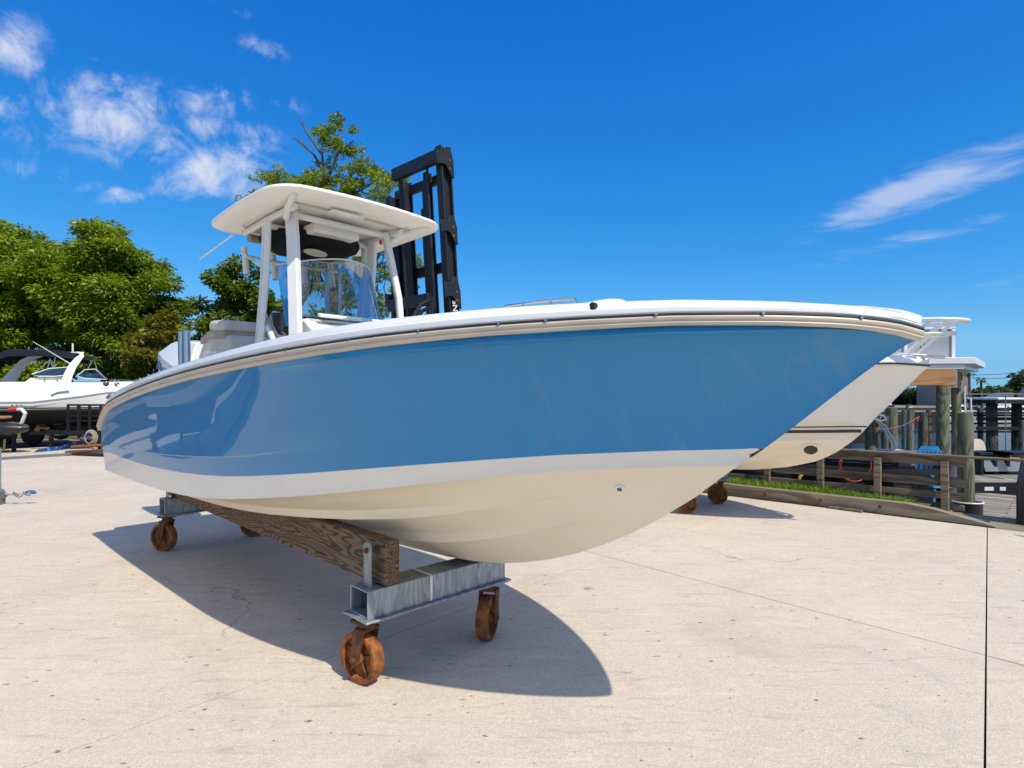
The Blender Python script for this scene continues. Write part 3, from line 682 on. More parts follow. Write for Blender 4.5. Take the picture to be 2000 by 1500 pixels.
# curved hardtop frame: four aluminium legs
def legbeam(name, pts, wd, th, m=M_ALU, parent=boat, toe=0.0):
    c = MB(); pts = [Vector(p) for p in pts]
    rows = []
    for i, p in enumerate(pts):
        d = (pts[min(i + 1, len(pts) - 1)] - pts[max(i - 1, 0)]).normalized(); y = Vector((-math.sin(toe), math.cos(toe), 0)); y = (y - d * y.dot(d)).normalized(); x = y.cross(d).normalized()
        rr = [(-wd / 2, -th * .3), (-wd * .38, -th / 2), (wd * .38, -th / 2), (wd / 2, -th * .2), (wd / 2, th * .2), (wd * .38, th / 2), (-wd * .38, th / 2), (-wd / 2, th * .3)]
        rows.append([p + x * a + y * b for a, b in rr + [rr[0]]])
    c.grid(rows); return c.build(name, m, parent, angle=22, weld=1e-4)
for sg in (1, -1):
    legbeam('hardtop_leg', [(3.93, sg * .50, 1.6), (3.94, sg * .50, 2.2), (3.98, sg * .49, 2.6), (4.07, sg * .46, 3.0), (4.13, sg * .445, 3.20)], .104, .055, toe=R(27) * sg)
    legbeam('hardtop_leg', [(4.70, sg * .50, 1.2), (4.58, sg * .50, 2.1), (4.53, sg * .50, 2.35), (4.46, sg * .5, 2.7), (4.43, sg * .5, 3.0), (4.42, sg * .50, 3.20)], .09, .05, toe=R(-24) * sg)
    legbeam('hardtop_leg', [(4.80, sg * .47, 1.2), (4.68, sg * .48, 2.1), (4.63, sg * .48, 2.35), (4.56, sg * .48, 2.7), (4.53, sg * .48, 3.0), (4.52, sg * .48, 3.18)], .045, .045)
    # arched arm out to the roof edges and the top rail
    c = MB(); c.tube([(4.10, sg * .50, 3.15), (4.02, sg * .53, 3.185), (3.9, sg * .57, 3.205), (3.78, sg * .60, 3.22), (3.73, sg * .61, 3.235)], .026, 10); c.build('roof_arm', M_ALU, boat)
    c = MB(); c.tube([(3.95, sg * .50, 3.205), (4.4, sg * .50, 3.20), (4.9, sg * .50, 3.175)], .026, 10); c.build('roof_rail', M_ALU, boat)
    c = MB(); c.tube([(4.43, sg * .50, 2.98), (4.60, sg * .46, 3.02), (4.88, sg * .30, 3.05), (4.95, 0, 3.055)], .018, 8); c.build('rear_hoop', M_ALU, boat)
    for x in (3.75, 3.80, 4.35, 4.55, 4.75):
        c = MB(); c.lathe([(.010, -.016), (.010, 0)], 8, (x, sg * (.60 if x < 4 else .50), roof_z(x, .5) - .012 - (.0 if x < 4 else .014))); c.build('bolt', M_GREYP, boat)
c = MB(); c.tube([(4.12, -.50, 3.19), (4.12, .50, 3.19)], .026, 10); c.build('roof_crossbar', M_ALU, boat)
c = MB(); c.tube([(4.50, -.50, 3.17), (4.50, .50, 3.17)], .026, 10); c.build('roof_crossbar', M_ALU, boat)
# rocket-launcher rod holders behind the roof
for y in (-.42, -.14, .16, .44):
    c = MB(); c.lathe([(.026, 0), (.028, .02), (.026, .24), (.031, .26)], 12, (5.0 + .03 * (abs(y) < .2), y, 2.83), rotm(0, R(12), 0), cap=False); c.build('rod_holder', M_ALU, boat)
c = MB(); c.tube([(4.93, -.47, 2.98), (5.01, -.2, 2.99), (5.01, .2, 2.99), (4.93, .48, 2.98)], .017, 8); c.build('rod_holder_rail', M_ALU, boat)
# radio box, net, light strip
c = MB(); c.box((4.28, 0, 3.155), (.20, .44, .085)); c.build('radio_box', M_CREAM, boat, bevel=.02)
c = MB(); c.box((4.383, .02, 3.15), (.012, .24, .06)); c.build('radio_face', M_DASH, boat, bevel=.004)
net = MB(); NP = 28
ringn = []
for rsc, dz in ((1.0, .055), (1.02, .02), (.95, -.045), (.7, -.10), (.35, -.125), (.02, -.13)):
    ringn.append([(4.66 + .37 * rsc * math.copysign(abs(math.cos(a)) ** .8, math.cos(a)), .42 * rsc * math.copysign(abs(math.sin(a)) ** .8, math.sin(a)), 3.11 + dz * .8 + .006 * math.sin(7 * a)) for a in np.linspace(0, 2 * PI, NP + 1)])
net.grid(ringn); net.build('storage_net', M_CANVAS, boat, angle=50, weld=1e-4)
c = MB(); c.lathe([(.10, -.004), (.10, 0), (.09, .004)], 18, (4.38, .1, 2.985), rotm(R(8), 0, 0)); c.build('round_light', M_RAIL, boat)
c = MB(); c.box((3.90, .08, 3.222), (.07, .30, .016)); c.build('roof_light', M_WHITE, boat, bevel=.005)
c = MB(); c.lathe([(.014, 0), (.014, .03), (.008, .04)], 10, (4.10, -.38, 3.135), rotm(R(180), 0, 0)); c.build('red_lamp', M_RED, boat)
# rolled canvas at the roof's rear edge
c = MB(); c.tube([(4.9, .46, 3.14), (4.92, .2, 3.15), (4.92, -.2, 3.15), (4.9, -.46, 3.14)], .038, 12); c.build('rolled_canvas', M_VINYLT, boat)
# folded antenna
c = MB(); c.tube([(4.74, .66, 3.10), (5.40, .70, 2.99)], [.009, .005], 8); c.build('antenna', M_ALU, boat)

# --- console, windshield, helm
def box_poly(name, xz, y0, y1, m, bev=.02, parent=boat):
    c = MB(); c.prism(xz, y0, y1, lambda x, z, y: (x, y, z)); return c.build(name, m, parent, bevel=bev)
con = box_poly('console', [(3.52, 1.1), (3.40, 1.75), (3.46, 2.05), (3.78, 2.24), (3.96, 2.35), (4.12, 2.36), (4.42, 2.24), (4.62, 2.02), (4.66, 1.1)], -.42, .42, M_WHITE, .03)
c = MB()
rows = []
for i in range(15):
    a = (i / 14 - .5) * 2; y = .45 * math.copysign(abs(a) ** .85, a); xo = .42 * abs(a) ** 2.4
    zt = 2.88 - .05 * abs(a); rows.append([(3.80 + xo, y, 2.30), (3.87 + xo, y * .99, 2.52), (4.0 + xo, y * .97, zt)])
c.grid(rows); ws = c.build('windshield', M_GLASS, boat, angle=60)
c = MB(); c.tube([(r[2][0], r[2][1], r[2][2]) for r in rows], .006, 6); c.build('windshield_edge', M_ALU, ws)
c = MB(); c.prism([(3.97, 2.352), (4.16, 2.362), (4.46, 2.245), (4.46, 2.255), (4.16, 2.374), (3.97, 2.364)], -.40, .40, lambda x, z, y: (x, y, z)); c.build('dash_panel', M_DASH, boat)
c = MB(); c.prism([(4.22, 2.22), (4.22, 2.42), (4.52, 2.44), (4.47, 2.33), (4.38, 2.25)], .424, .432, lambda x, z, y: (x, y, z)); c.build('side_panel', M_DASH, boat)
c = MB(); c.prism([(4.30, 2.17), (4.20, 2.40), (4.52, 2.46), (4.60, 2.40), (4.52, 2.28)], .40, .423, lambda x, z, y: (x, y, z)); c.build('helm_wing', M_WHITE, boat, bevel=.006)
c = MB(); c.box((3.86, .04, 2.37), (.05, .62, .028), rotm(0, R(-15), 0)); c.build('dash_rim', M_WHITE, boat, bevel=.008)
c = MB(); c.tube([(4.62, .44, 2.42), (4.40, .48, 2.24), (4.22, .52, 2.12)], .026, 10); c.build('grab_handle', M_ALU, boat)
c = MB(); c.tube([(4.56, .17 * math.cos(a) , 2.25 + .17 * math.sin(a)) for a in np.linspace(0, 2 * PI, 25)[:-1]], .013, 8, closed=True); c.tube([(4.56, -.16, 2.25), (4.54, 0, 2.25), (4.56, .16, 2.25)], .010, 6); c.build('steering_wheel', M_BLK, boat)
c = MB(); c.box((4.44, .436, 2.22), (.02, .006, .05)); c.build('warning_sticker', M_ORNG, boat)
c = MB(); c.tube([(4.90, -.30, 2.2), (4.90, -.30, 2.98)], .022, 10); c.build('rod_tube', M_STEEL, boat)
c = MB(); c.tube([(4.80, -.38, 2.2), (4.80, -.38, 2.98)], .016, 10); c.build('rod_tube', M_STEEL, boat)
# front console seat
c = MB(); c.box((3.42, 0, 1.72), (.36, .66, .5)); c.build('front_seat', M_VINYL, boat, bevel=.06)
c = MB(); c.box((3.62, .1, 2.16), (.10, .56, .20), rotm(0, R(18), 0)); c.build('front_seat_back', M_VINYL, boat, bevel=.04)
# leaning post and seat
c = MB(); c.box((5.72, 0, 1.55), (.72, .86, .9)); c.build('leaning_post', M_WHITE, boat, bevel=.04)
seat = MB(); pr = [(5.46, 2.0), (5.44, 2.30), (5.60, 2.36), (5.86, 2.36), (6.10, 2.30), (6.24, 2.16), (6.26, 2.0)]
seat.prism(pr, -.44, .44, lambda x, z, y: (x, y, z)); seat.build('seat', M_VINYL, boat, bevel=.05)
c = MB(); c.prism([(5.50, 2.28), (5.52, 2.36), (5.90, 2.395), (6.14, 2.33), (6.16, 2.27), (5.9, 2.30)], -.445, .445, lambda x, z, y: (x, y, z)); c.build('seat_piping', M_VINYLT, boat, bevel=.01)
c = MB(); c.box((5.72, 0, 2.425), (.40, .90, .12), rotm(0, R(-4), 0)); c.build('bolster', M_VINYL, boat, bevel=.045)
c = MB(); c.box((5.86, .445, 2.10), (.34, .02, .16)); c.build('seat_panel', M_WHITE, boat, bevel=.008)
for x in (6.52, 6.36):
    c = MB(); c.lathe([(.034, 0), (.036, .28), (.036, .46)], 14, (x, .50, 1.96), rotm(0, R(3), 0)); c.build('rod_tube', M_STEEL, boat)
c = MB(); c.tube([(6.52, .5, 2.41), (6.44, .5, 2.44), (6.36, .5, 2.41)], .012, 8); c.build('handle', M_STEEL, boat)
# --- outboard motor
lo_ = [(8.38, 1.72), (8.06, 1.72), (7.66, 1.72), (7.28, 1.72)]; mid_ = [(8.30, 2.29), (8.02, 2.215), (7.62, 2.10), (7.24, 1.98)]; hi_ = [(8.10, 2.42), (7.94, 2.425), (7.6, 2.41), (7.22, 2.37)]
ringc = []
for i in range(4):
    (xl, zl), (xm, zm), (xh, zh) = lo_[i], mid_[i], hi_[i]; k_ = (1.0, 1.12, 1.12, .95)[i]
    ringc.append([(xl, -.20 * k_, zl), (xm, -.245 * k_, zm), (xh, -.13 * k_, zh), (xh - .0, 0, zh + .02), (xh, .13 * k_, zh), (xm, .245 * k_, zm), (xl, .20 * k_, zl), (xl, -.20 * k_, zl)])
c = MB(); c.grid(ringc); c.add(ringc[0][:-1], [tuple(range(7))]); c.add(ringc[3][:-1], [tuple(range(6, -1, -1))])
mot = c.build('outboard_motor', M_WHITE, boat, angle=20, weld=1e-4, bevel=.014)
c = MB(); c.box((7.72, 0, 1.35), (.26, .2, .9)); c.box((7.80, 0, .62), (.55, .13, .13)); c.beam((7.80, 0, .92), (7.84, 0, .42), .03, .30); c.beam((7.3, 0, 1.45), (7.75, 0, 1.4), .34, .2); c.box((7.86, 0, .98), (.5, .3, .02)); lg = c.build('lower_unit', M_WHITE, mot, bevel=.015)
c = MB()
for q in range(3):
    a = 2 * PI * q / 3; c.box((8.12, .10 * math.cos(a), .62 + .10 * math.sin(a)), (.02, .11, .16), rotm(a, 0, R(25)))
c.lathe([(.055, -.1), (.05, .1)], 12, (8.12, 0, .62), rotm(0, R(90), 0)); c.build('propeller', M_STEEL, mot)
text('lettering', 'SUZUKI', .13, M_INK, mot, frame((-.95, 0, -.24), (0, 1, .10), (8.02, .262, 2.08)), .003, .004, 1.1)
# --- bow fittings
c = MB()
P = [(1.37, .70, 2.128), (1.34, .70, 2.165), (1.2, .62, 2.178), (1.06, .53, 2.182), (1.02, .51, 2.150)]
def gtop(s, f): 
    k_ = gun_sec(s); return k_[6][1] if f else k_[5][1]
c = MB(); zt = gtop(1.25, 1)
c.tube([(1.52, .70, zt - .012), (1.49, .695, zt + .030), (1.32, .645, zt + .038), (1.17, .595, zt + .040), (1.14, .585, zt - .012)], .0075, 8); c.tube([(1.40, .67, zt - .02), (1.40, .67, zt + .034)], .007, 8); c.tube([(1.27, .63, zt - .02), (1.27, .63, zt + .038)], .007, 8)
c.build('grab_rail', M_STEEL, boat)
for sg in (1, -1):
    c = MB(); rows = []
    for i in range(9):
        x = .90 + .22 * i / 8; h = .022 * math.sin(PI * min(1, (i / 8) * 1.0 + .0) ** .6) + .002
        rows.append([(x, sg * (.56 + .045 * math.cos(a) + (x - .84) * .35), zt - .006 + h * math.sin(a)) for a in np.linspace(0, PI, 9)])
    c.grid(rows); vent = c.build('deck_vent', M_WHITE, boat, angle=60, recalc=True)
    c = MB(); c.lathe([(.020, 0), (.020, .03), (.014, .034)], 14, (.985, sg * .685, zt - .030), rotm(R(-80) * sg, 0, R(-15))); c.build('vent_opening', M_BLK, vent)
c = MB(); c.box((.42, -.20, interp(T1['rail'], .42) + interp(GUN, .42) + .028), (.16, .03, .016)); c.build('cleat', M_STEEL, boat)
for (s_, y_) in ((6.93, 1.02), (6.85, 1.00)):
    c = MB(); c.lathe([(.022, 0), (.022, .015), (.012, .02)], 10, (s_, T1['ysheer'](s_) - .02, interp(T1['rail'], s_) + .085), rotm(R(-60), 0, 0)); c.build('cleat', M_GREYP, boat)
# ------------------------------------------------------------------ wheeled dollies
def make_wheel(parent, loc, yaw, r=.155, wd=.085):
    c = MB(); rm = rotm(R(90), 0, 0)
    c.lathe([(r * .82, -wd / 2), (r * .97, -wd / 2), (r, -wd * .42), (r, wd * .42), (r * .97, wd / 2), (r * .82, wd / 2), (r * .80, wd * .2), (r * .80, -wd * .2), (r * .82, -wd / 2)], 36, rm=rm, cap=False)
    c.lathe([(.034, -wd * .55), (.038, -wd * .4), (.038, wd * .4), (.034, wd * .55)], 16, rm=rm)
    for q in range(5):
        a = 2 * PI * q / 5 + .4; d = Vector((math.cos(a), 0, math.sin(a)))
        c.beam(d * .03, d * (r * .84), .022, .050, up=(0, 1, 0), w2=.016, h2=.04)
    c.lathe([(r * .81, -.008), (.03, -.008), (.03, .008), (r * .81, .008)], 30, rm=rm, cap=False)
    o = c.build('wheel', M_RUST, parent, angle=40, bevel=.003); o.location = loc; o.rotation_euler = (0, 0, yaw); return o
def make_caster(parent, loc, yaw, top, r=.155):
    """loc = swivel point on the ground, yaw of the rolling direction"""
    c = MB(); tr = .045
    c.box((0, 0, top - .008), (.15, .13, .016)); c.lathe([(.05, top - .045), (.055, top - .016)], 16)
    c.box((0, 0, top - .052), (.09, .125, .014))
    for sg in (1, -1):
        c.prism([(-.042, top - .05), (.045, top - .05), (tr + .036, r - .01), (tr + .02, r - .034), (tr - .02, r - .034), (tr - .036, r - .01)], sg * .060 - .005, sg * .060 + .005, lambda x, z, y: (x, y, z))
    c.lathe([(.016, -.085), (.016, .085)], 6, (tr, 0, r), rotm(R(90), 0, 0))
    o = c.build('caster_fork', M_RUSTD, parent, angle=35); o.location = loc; o.rotation_euler = (0, 0, yaw)
    make_wheel(o, (tr, 0, r), 0, r); return o
AD = Vector((-.702, .712, 0)); SD = Vector((-.712, -.702, 0))      # aft and starboard of the dolly
def make_dolly(origin, wheel_yaws, length=4.24):
    """origin = near front corner of the front crossbeam, on the ground"""
    root = empty('boat_dolly', origin, math.atan2(AD.y, AD.x))       # local x = aft, local y = starboard
    L, W, z0, z1 = 1.12, .203, .42, .586
    for i, x0 in enumerate((0.0, length)):
        c = MB()
        t = .010
        c.box((x0 + W / 2, -L / 2, z0 - .006), (W + .075, L + .06, .012))
        c.box((x0 + t / 2, -L / 2, (z0 + z1) / 2), (t, L, z1 - z0)); c.box((x0 + W - t / 2, -L / 2, (z0 + z1) / 2), (t, L, z1 - z0))
        c.box((x0 + W / 2, -L / 2, z1 - t / 2), (W - 2 * t, L - .002, t)); c.box((x0 + W / 2, -L / 2, z0 + t / 2 + .001), (W - 2 * t, L - .002, t))
        c.box((x0 + W / 2, -L * .5, (z0 + z1) / 2), (W - 2 * t, .01, z1 - z0 - 2 * t))
        c.box((x0 + .07, -.17, z0 - .02), (.16, .26, .016)); c.box((x0 + .07, -L + .09, z0 - .02), (.16, .24, .016))
        o = c.build('crossbeam', M_GALV, root, angle=30, bevel=.003)
        if i == 0:
            for y in (-.52, -.535): pass
            w_ = MB(); w_.box((x0 - .002, -.46, (z0 + z1) / 2), (.006, .018, z1 - z0 - .01)); w_.box((x0 + W / 2, -.46, z1 + .002), (W, .02, .004)); w_.build('weld_seam', M_ALU, o)
        for y in (-.055, -.93):
            s_ = MB(); sgn = 1 if y > -.5 else -1
            pr = [(-.042, 0), (.042, 0), (.040, .18), (.046, .205), (.046, .245), (.028, .268), (-.022, .268), (-.042, .245), (-.040, .2)]
            s_.prism(pr, 0, .01, lambda x, z, q: (x0 + .085 + x, y + q, z1 + z)); o2 = s_.build('bunk_bracket', M_GALV, root, bevel=.002)
            b = MB(); b.lathe([(.017, 0), (.017, .014)], 6, (x0 + .085, y + (.010 if sgn > 0 else -.001), z1 + .222), rotm(R(-90) * sgn, 0, 0)); b.build('bolt', M_RUSTD, o2)
    for y in (-.117, -.86):
        c = MB(); c.box((0, 0, 0), (length + .32, .105, .272)); o = c.build('bunk_timber', M_TIMB, root, bevel=.006); o.location = ((length + .32) / 2, y - .052, z1 + .137)
    for (x, y), yaw in zip(((.09, -.05), (.09, -L + .07), (length + .09, -.05), (length + .09, -L + .07)), wheel_yaws):
        make_caster(root, (x, y, 0), R(yaw), z0 - .028)
    return root
dolly = make_dolly((-.848, 3.46, 0), (11, 120, 28, 60))
tag(dolly, 'galvanised dolly with timber bunks and rusty wheels under the blue boat', 'dolly', 'boat dollies')

# ------------------------------------------------------------------ second boat: white hull behind the blue one
T2 = dict(T1); T2.update(
 ysheer=lambda s: 1.18 * (1 - (1 - min(1, s / 3.6)) ** 2.2) ** .78, s_chine=.80, s_boot=.70,
 ychine=lambda s: 1.0 * (1 - (1 - min(1, max(0, (s - .80) / 4.2))) ** 2.2) ** .9,
 rail=[(0, 2.113), (.3, 2.14), (1, 2.135), (2, 2.10), (4, 2.0), (7.4, 1.85)],
 stem=[(0, 2.09), (.127, 1.947), (.391, 1.636), (.572, 1.429), (.708, 1.255), (.80, 1.16), (.961, 1.017), (1.207, .865), (1.596, .75), (2.014, .678), (2.4, .642), (7.4, .62)],
 chine=[(.80, 1.16), (1.4, 1.15), (2.2, 1.11), (3, 1.05), (4, .99), (7.4, .94)],
 hboot=[(.70, .01), (.8, .26), (2, .30), (4, .28), (7.4, .28)], hknuck=[(0, .45), (7.4, .45)], strake=1.3, strake_s=.75, knuckle=.6, bowknuckle=0.3, rail_h=.05)
B2 = empty('white_boat', (815 / FPX * 7.0, 7.0, 0), TH)
tag(B2, 'white boat with black stripes and bow rail on a dolly behind the blue boat', 'boat')
st2 = [s for s in STAT if not (.5 < s < .95)] + [.57, .64, .70, .74, .80, .86]; st2 = sorted(st2)
sec2 = hull_rows(T2, st2)
mb = MB(); loft(mb, sec2, 'top'); mb.build('topsides', M_CREAM, B2, angle=24, weld=6e-4)
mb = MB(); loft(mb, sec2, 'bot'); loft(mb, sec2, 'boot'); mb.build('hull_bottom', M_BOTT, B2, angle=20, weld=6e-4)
def side_pt(T, s, f):
    S_ = hull_rows(T, [s])[0]; pts = S_['boot'] + S_['top'][1:]; zs = [p[1] for p in pts]; z = zs[0] + (zs[-1] - zs[0]) * f
    return float(np.interp(z, zs, [p[0] for p in pts])), z
for z0_, z1_ in ((1.335, 1.350), (1.265, 1.305)):
    mb = MB()
    for sg in (1, -1):
        rows = []
        for s in list(np.linspace(.56, 1, 45)) + list(np.linspace(1.05, 7, 36)):
            S_ = hull_rows(T2, [s])[0]; pts = S_['boot'] + S_['top'][1:]; zs = [p[1] for p in pts]; dz_ = -.030 * (s - .6) if s < 4 else -.102
            if z0_ + dz_ < zs[0] + .001: continue
            ya, yb = (float(np.interp(z + dz_, zs, [p[0] for p in pts])) for z in (z0_, z1_))
            rows.append([(s, sg * (ya + .005), z0_ + dz_), (s, sg * (yb + .005), z1_ + dz_)])
        mb.grid(rows, 0, flip=(sg < 0))
    mb.build('stripe', M_STRIPE, B2, angle=60, recalc=False)
T_cur = T2
mb = MB(); strip(mb, sec2, [(-.02, -.05), (.012, -.045), (.016, -.02), (-.004, -.015)]); mb.build('rub_rail', M_STRIPE, B2, angle=40, weld=4e-4)
mb = MB()
for sg in (1, -1):
    rows = []
    for s in st2:
        y = T2['ysheer'](s); z = interp(T2['rail'], s); inn = max(0, y - .45)
        rows.append([(s, sg * y, z - .015), (s, sg * (y + .002), z + .05), (s, sg * max(0, y - .02), z + .075), (s, sg * max(0, y - .06), z + .08), (s, sg * inn, z + .11), (s, 0, z + .12)])
    mb.grid(rows, 0, flip=(sg > 0))
mb.build('foredeck', M_WHITE, B2, angle=38, weld=4e-4)
mb = MB(); S_ = sec2[-1]; P = [(7.4, y, z) for y, z in S_['bot'] + S_['boot'] + S_['top']]; mb.grid([P, [(x, -y, z) for x, y, z in P]]); mb.build('transom', M_WHITE, B2, angle=0, weld=4e-4)
# bow thruster tunnel
S_ = hull_rows(T2, [1.33])[0]['bot']
p = Vector((1.36, .335, 0)); 
def bpt2(s, f):
    S_ = hull_rows(T2, [s])[0]['bot']; y = S_[-1][0] * f; return Vector((s, y, float(np.interp(y, [q[0] for q in S_], [q[1] for q in S_]))))
p = bpt2(1.27, .55); n_ = (bpt2(1.2, .62) - bpt2(1.4, .62)).cross(bpt2(1.3, .8) - bpt2(1.3, .4)).normalized(); n_ = n_ if n_.y > 0 else -n_
mr = n_.to_track_quat('Z', 'Y').to_matrix()
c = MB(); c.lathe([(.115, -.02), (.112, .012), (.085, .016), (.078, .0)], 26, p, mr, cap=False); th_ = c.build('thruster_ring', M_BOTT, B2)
c = MB(); c.lathe([(.083, .013), (.083, .0135)], 24, p, mr); c.build('thruster_opening', M_BLK, th_)
# bow eye and safety loop
c = MB(); c.tube([(.52, 0, 1.50), (.46, 0, 1.48), (.44, 0, 1.44), (.49, 0, 1.42), (.56, 0, 1.44)], .012, 8); c.build('bow_eye', M_STEEL, B2)
# raked pulpit rail
def prow(L_): return L_ + [(x, -y, zz) for x, y, zz in L_[-2::-1]]
c = MB(); c.tube(prow([(2.6, 1.02, 2.62), (1.6, .86, 2.63), (.8, .62, 2.63), (.25, .42, 2.62), (-.12, .30, 2.61), (-.30, .20, 2.60), (-.37, .08, 2.595), (-.375, 0, 2.595)]), .020, 8); c.build('bow_rail', M_ALU, B2)
c = MB(); c.tube(prow([(1.6, .84, 2.42), (.8, .60, 2.43), (.3, .41, 2.44), (-.02, .29, 2.45), (-.18, .19, 2.46), (-.24, .08, 2.46), (-.245, 0, 2.46)]), .017, 8); c.build('bow_rail', M_ALU, B2)
for x, y, dx_ in ((2.0, .90, .10), (1.3, .72, .2), (.82, .52, .36), (.55, .40, .42), (.34, .30, .42), (.18, .20, .40)):
    for sg in (1, -1):
        c = MB(); c.tube([(x, sg * y, 2.22), (x - dx_, sg * (y + .03 if x > .5 else y * .95), 2.615)], .018, 8); c.build('stanchion', M_ALU, B2)
c = MB(); c.tube([(-.16, .06, 2.18), (.1, .08, 2.2), (.4, .10, 2.24)], .017, 8); c.build('anchor_roller', M_STEEL, B2)
c = MB(); c.box((3.4, 0, 2.3), (1.8, 1.3, .35), taper=.8); c.build('cabin_top', M_WHITE, B2, bevel=.06)
B3 = empty('navy_boat', (-7.4, 4.5, 0), TH); tag(B3, 'navy boat with white deck beyond the left edge, mirrored in the blue hull', 'boat')
mb = MB(); loft(mb, sec2, 'top'); mb.build('topsides', M_NAVYH, B3, angle=24, weld=6e-4)
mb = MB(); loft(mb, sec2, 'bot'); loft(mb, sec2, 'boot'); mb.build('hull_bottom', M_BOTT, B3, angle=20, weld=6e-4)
for ch in list(B2.children):
    if ch.name.split('.')[0] in ('foredeck', 'transom', 'rub_rail'): c_ = ch.copy(); col.objects.link(c_); c_.parent = B3
d2o = Vector((3.2, 8.35, 0))
dolly2 = make_dolly((2.64, 8.58, 0), (50, 26, 0, 10)); tag(dolly2, 'galvanised dolly with rusty wheels under the white striped boat', 'dolly', 'boat dollies')
dolly3 = copy_tree(dolly2); dolly3.location = (-9.45, 6.1, 0); dolly3['label'] = 'galvanised dolly with rusty wheels under the navy boat beyond the left edge'
c = MB(); c.tube([(-.06, -.2, .50), (-.16, -.24, .44), (-.20, -.30, .52), (-.14, -.34, .62), (-.03, -.32, .60)], .014, 8); c.build('strap_loop', M_ALU, dolly2)

# ------------------------------------------------------------------ forklift
fk = empty('forklift', (-1.55, 12.5, 0), math.atan2(.69, -.72)); tag(fk, 'tall black forklift mast rising behind the blue boat', 'forklift')
# local x = along the mast plane from near column to far column; local y = towards the load (left of picture)
FT = R(-4.2)                                             # mast leans away from the truck
mast = MB()
def tl(x, y, z): return (x, y + z * math.tan(-FT) * 1.0 - .62, z)
HT = 7.02
def column(name, x, y, wd, dp, z0, z1, flange=True, m=M_FORK):
    c = MB(); t = .035
    V = lambda a, b, z: tl(x + a, y + b, z)
    def bx(a0, a1, b0, b1):
        P = [V(a0, b0, z0), V(a1, b0, z0), V(a1, b1, z0), V(a0, b1, z0), V(a0, b0, z1), V(a1, b0, z1), V(a1, b1, z1), V(a0, b1, z1)]
        c.add(P, [(3, 2, 1, 0), (4, 5, 6, 7), (0, 1, 5, 4), (1, 2, 6, 5), (2, 3, 7, 6), (3, 0, 4, 7)])
    bx(-wd / 2, wd / 2, -dp / 2, -dp / 2 + t); bx(-wd / 2, wd / 2, dp / 2 - t, dp / 2)
    if flange: bx(-t / 2, t / 2, -dp / 2 + t, dp / 2 - t)
    else: bx(-wd / 2, -wd / 2 + t, -dp / 2 + t, dp / 2 - t); bx(wd / 2 - t, wd / 2, -dp / 2 + t, dp / 2 - t)
    return c.build(name, m, fk, angle=30, bevel=.006)
W_ = 1.9
column('mast_column', 0.0, 0.0, .20, .28, .3, HT); column('mast_column', W_, 0, .20, .28, .3, 6.4)
column('inner_column', .55, .02, .12, .16, .8, 6.62); column('inner_column', 1.36, .02, .16, .26, .8, 6.62)
def cross(name, z, y, h, dp, x0=.0, x1=W_):
    c = MB(); c.beam(tl(x0, y, z), tl(x1, y, z), dp, h, up=(0, 0, 1)); return c.build(name, M_FORK, fk, angle=30, bevel=.008)
cross('top_crossbeam', 6.74, .24, .26, .14, -.13, 1.48); cross('crossbeam', 6.45, -.10, .2, .1); cross('crossbeam', 5.40, .18, .24, .12, 1.0, W_); cross('crossbeam', 4.55, -.12, .22, .1); cross('crossbeam', 3.3, -.12, .25, .1); cross('crossbeam', 1.2, -.12, .25, .1)
# ear plates that carry the beams forward of the column
def ear(z, h0, ln):
    c = MB(); pr = [(-.16, z - .34), (-.10, z - .30), (.02, z - .12), (.10, z - .08), (ln, z - .10), (ln, z + h0), (.0, z + h0 + .02), (-.16, z + .02)]
    for x in (.135, W_ - .16):
        c2 = MB(); c2.prism(pr, x, x + .025, lambda b, z_, a: tl(a, b, z_)); o = c2.build('ear_plate', M_FORK, fk, bevel=.004)
        for (b, zz) in ((-.03, z - .02), (-.03, z - .16)):
            h = MB(); h.lathe([(.035, -.012), (.035, .012)], 10, tl(x - .005, b, zz), rotm(0, R(90), 0)); h.build('pin', M_RUSTD, o)
for xx, z, h0, ln in ((0, 6.72, .14, .30), (0, 5.32, .10, .30), (0, 3.95, .18, .30)):
    pr = [(-.15, z - .36), (-.08, z - .32), (.05, z - .12), (.14, z - .10), (ln, z - .14), (ln, z + h0), (.10, z + h0), (.02, z + h0 + .14), (-.08, z + h0 + .14), (-.15, z + .02)]
    for x in ((-.15,) if z > 6 else (-.15, W_ + .12)):
        c2 = MB(); c2.prism(pr, x, x + .028, lambda b, z_, a: tl(a, b, z_)); o = c2.build('ear_plate', M_FORK, fk, bevel=.004)
        for (b, zz) in ((-.03, z), (-.03, z - .18)):
            h = MB(); h.lathe([(.032, -.016), (.032, .016)], 10, tl(x, b, zz), rotm(0, R(90), 0)); h.build('pin', M_RUSTD, o)
# lift cylinders, chains, hoses
for x, y, r_, z0, z1 in ((.30, .22, .03, .8, 6.6), (1.30, .22, .03, .8, 6.6), (.80, -.02, .06, .8, 5.9), (1.62, -.02, .05, .8, 5.6)):
    c = MB(); c.tube([tl(x, y, z0), tl(x, y, z1)], r_, 12); c.build('lift_cylinder', M_FORK, fk)
for x in (1.08, 1.14):
    c = MB(); c.tube([tl(x, .22, 1.0), tl(x, .20, 6.4 if x < 1 else 5.3)], .022, 6); c.build('hose', M_BLKM, fk)
c = MB()
for x in (.66, 1.50): c.beam(tl(x, .06, .9), tl(x, .06, 6.4), .04, .07)
c.build('lift_chain', M_BLKM, fk, angle=30)
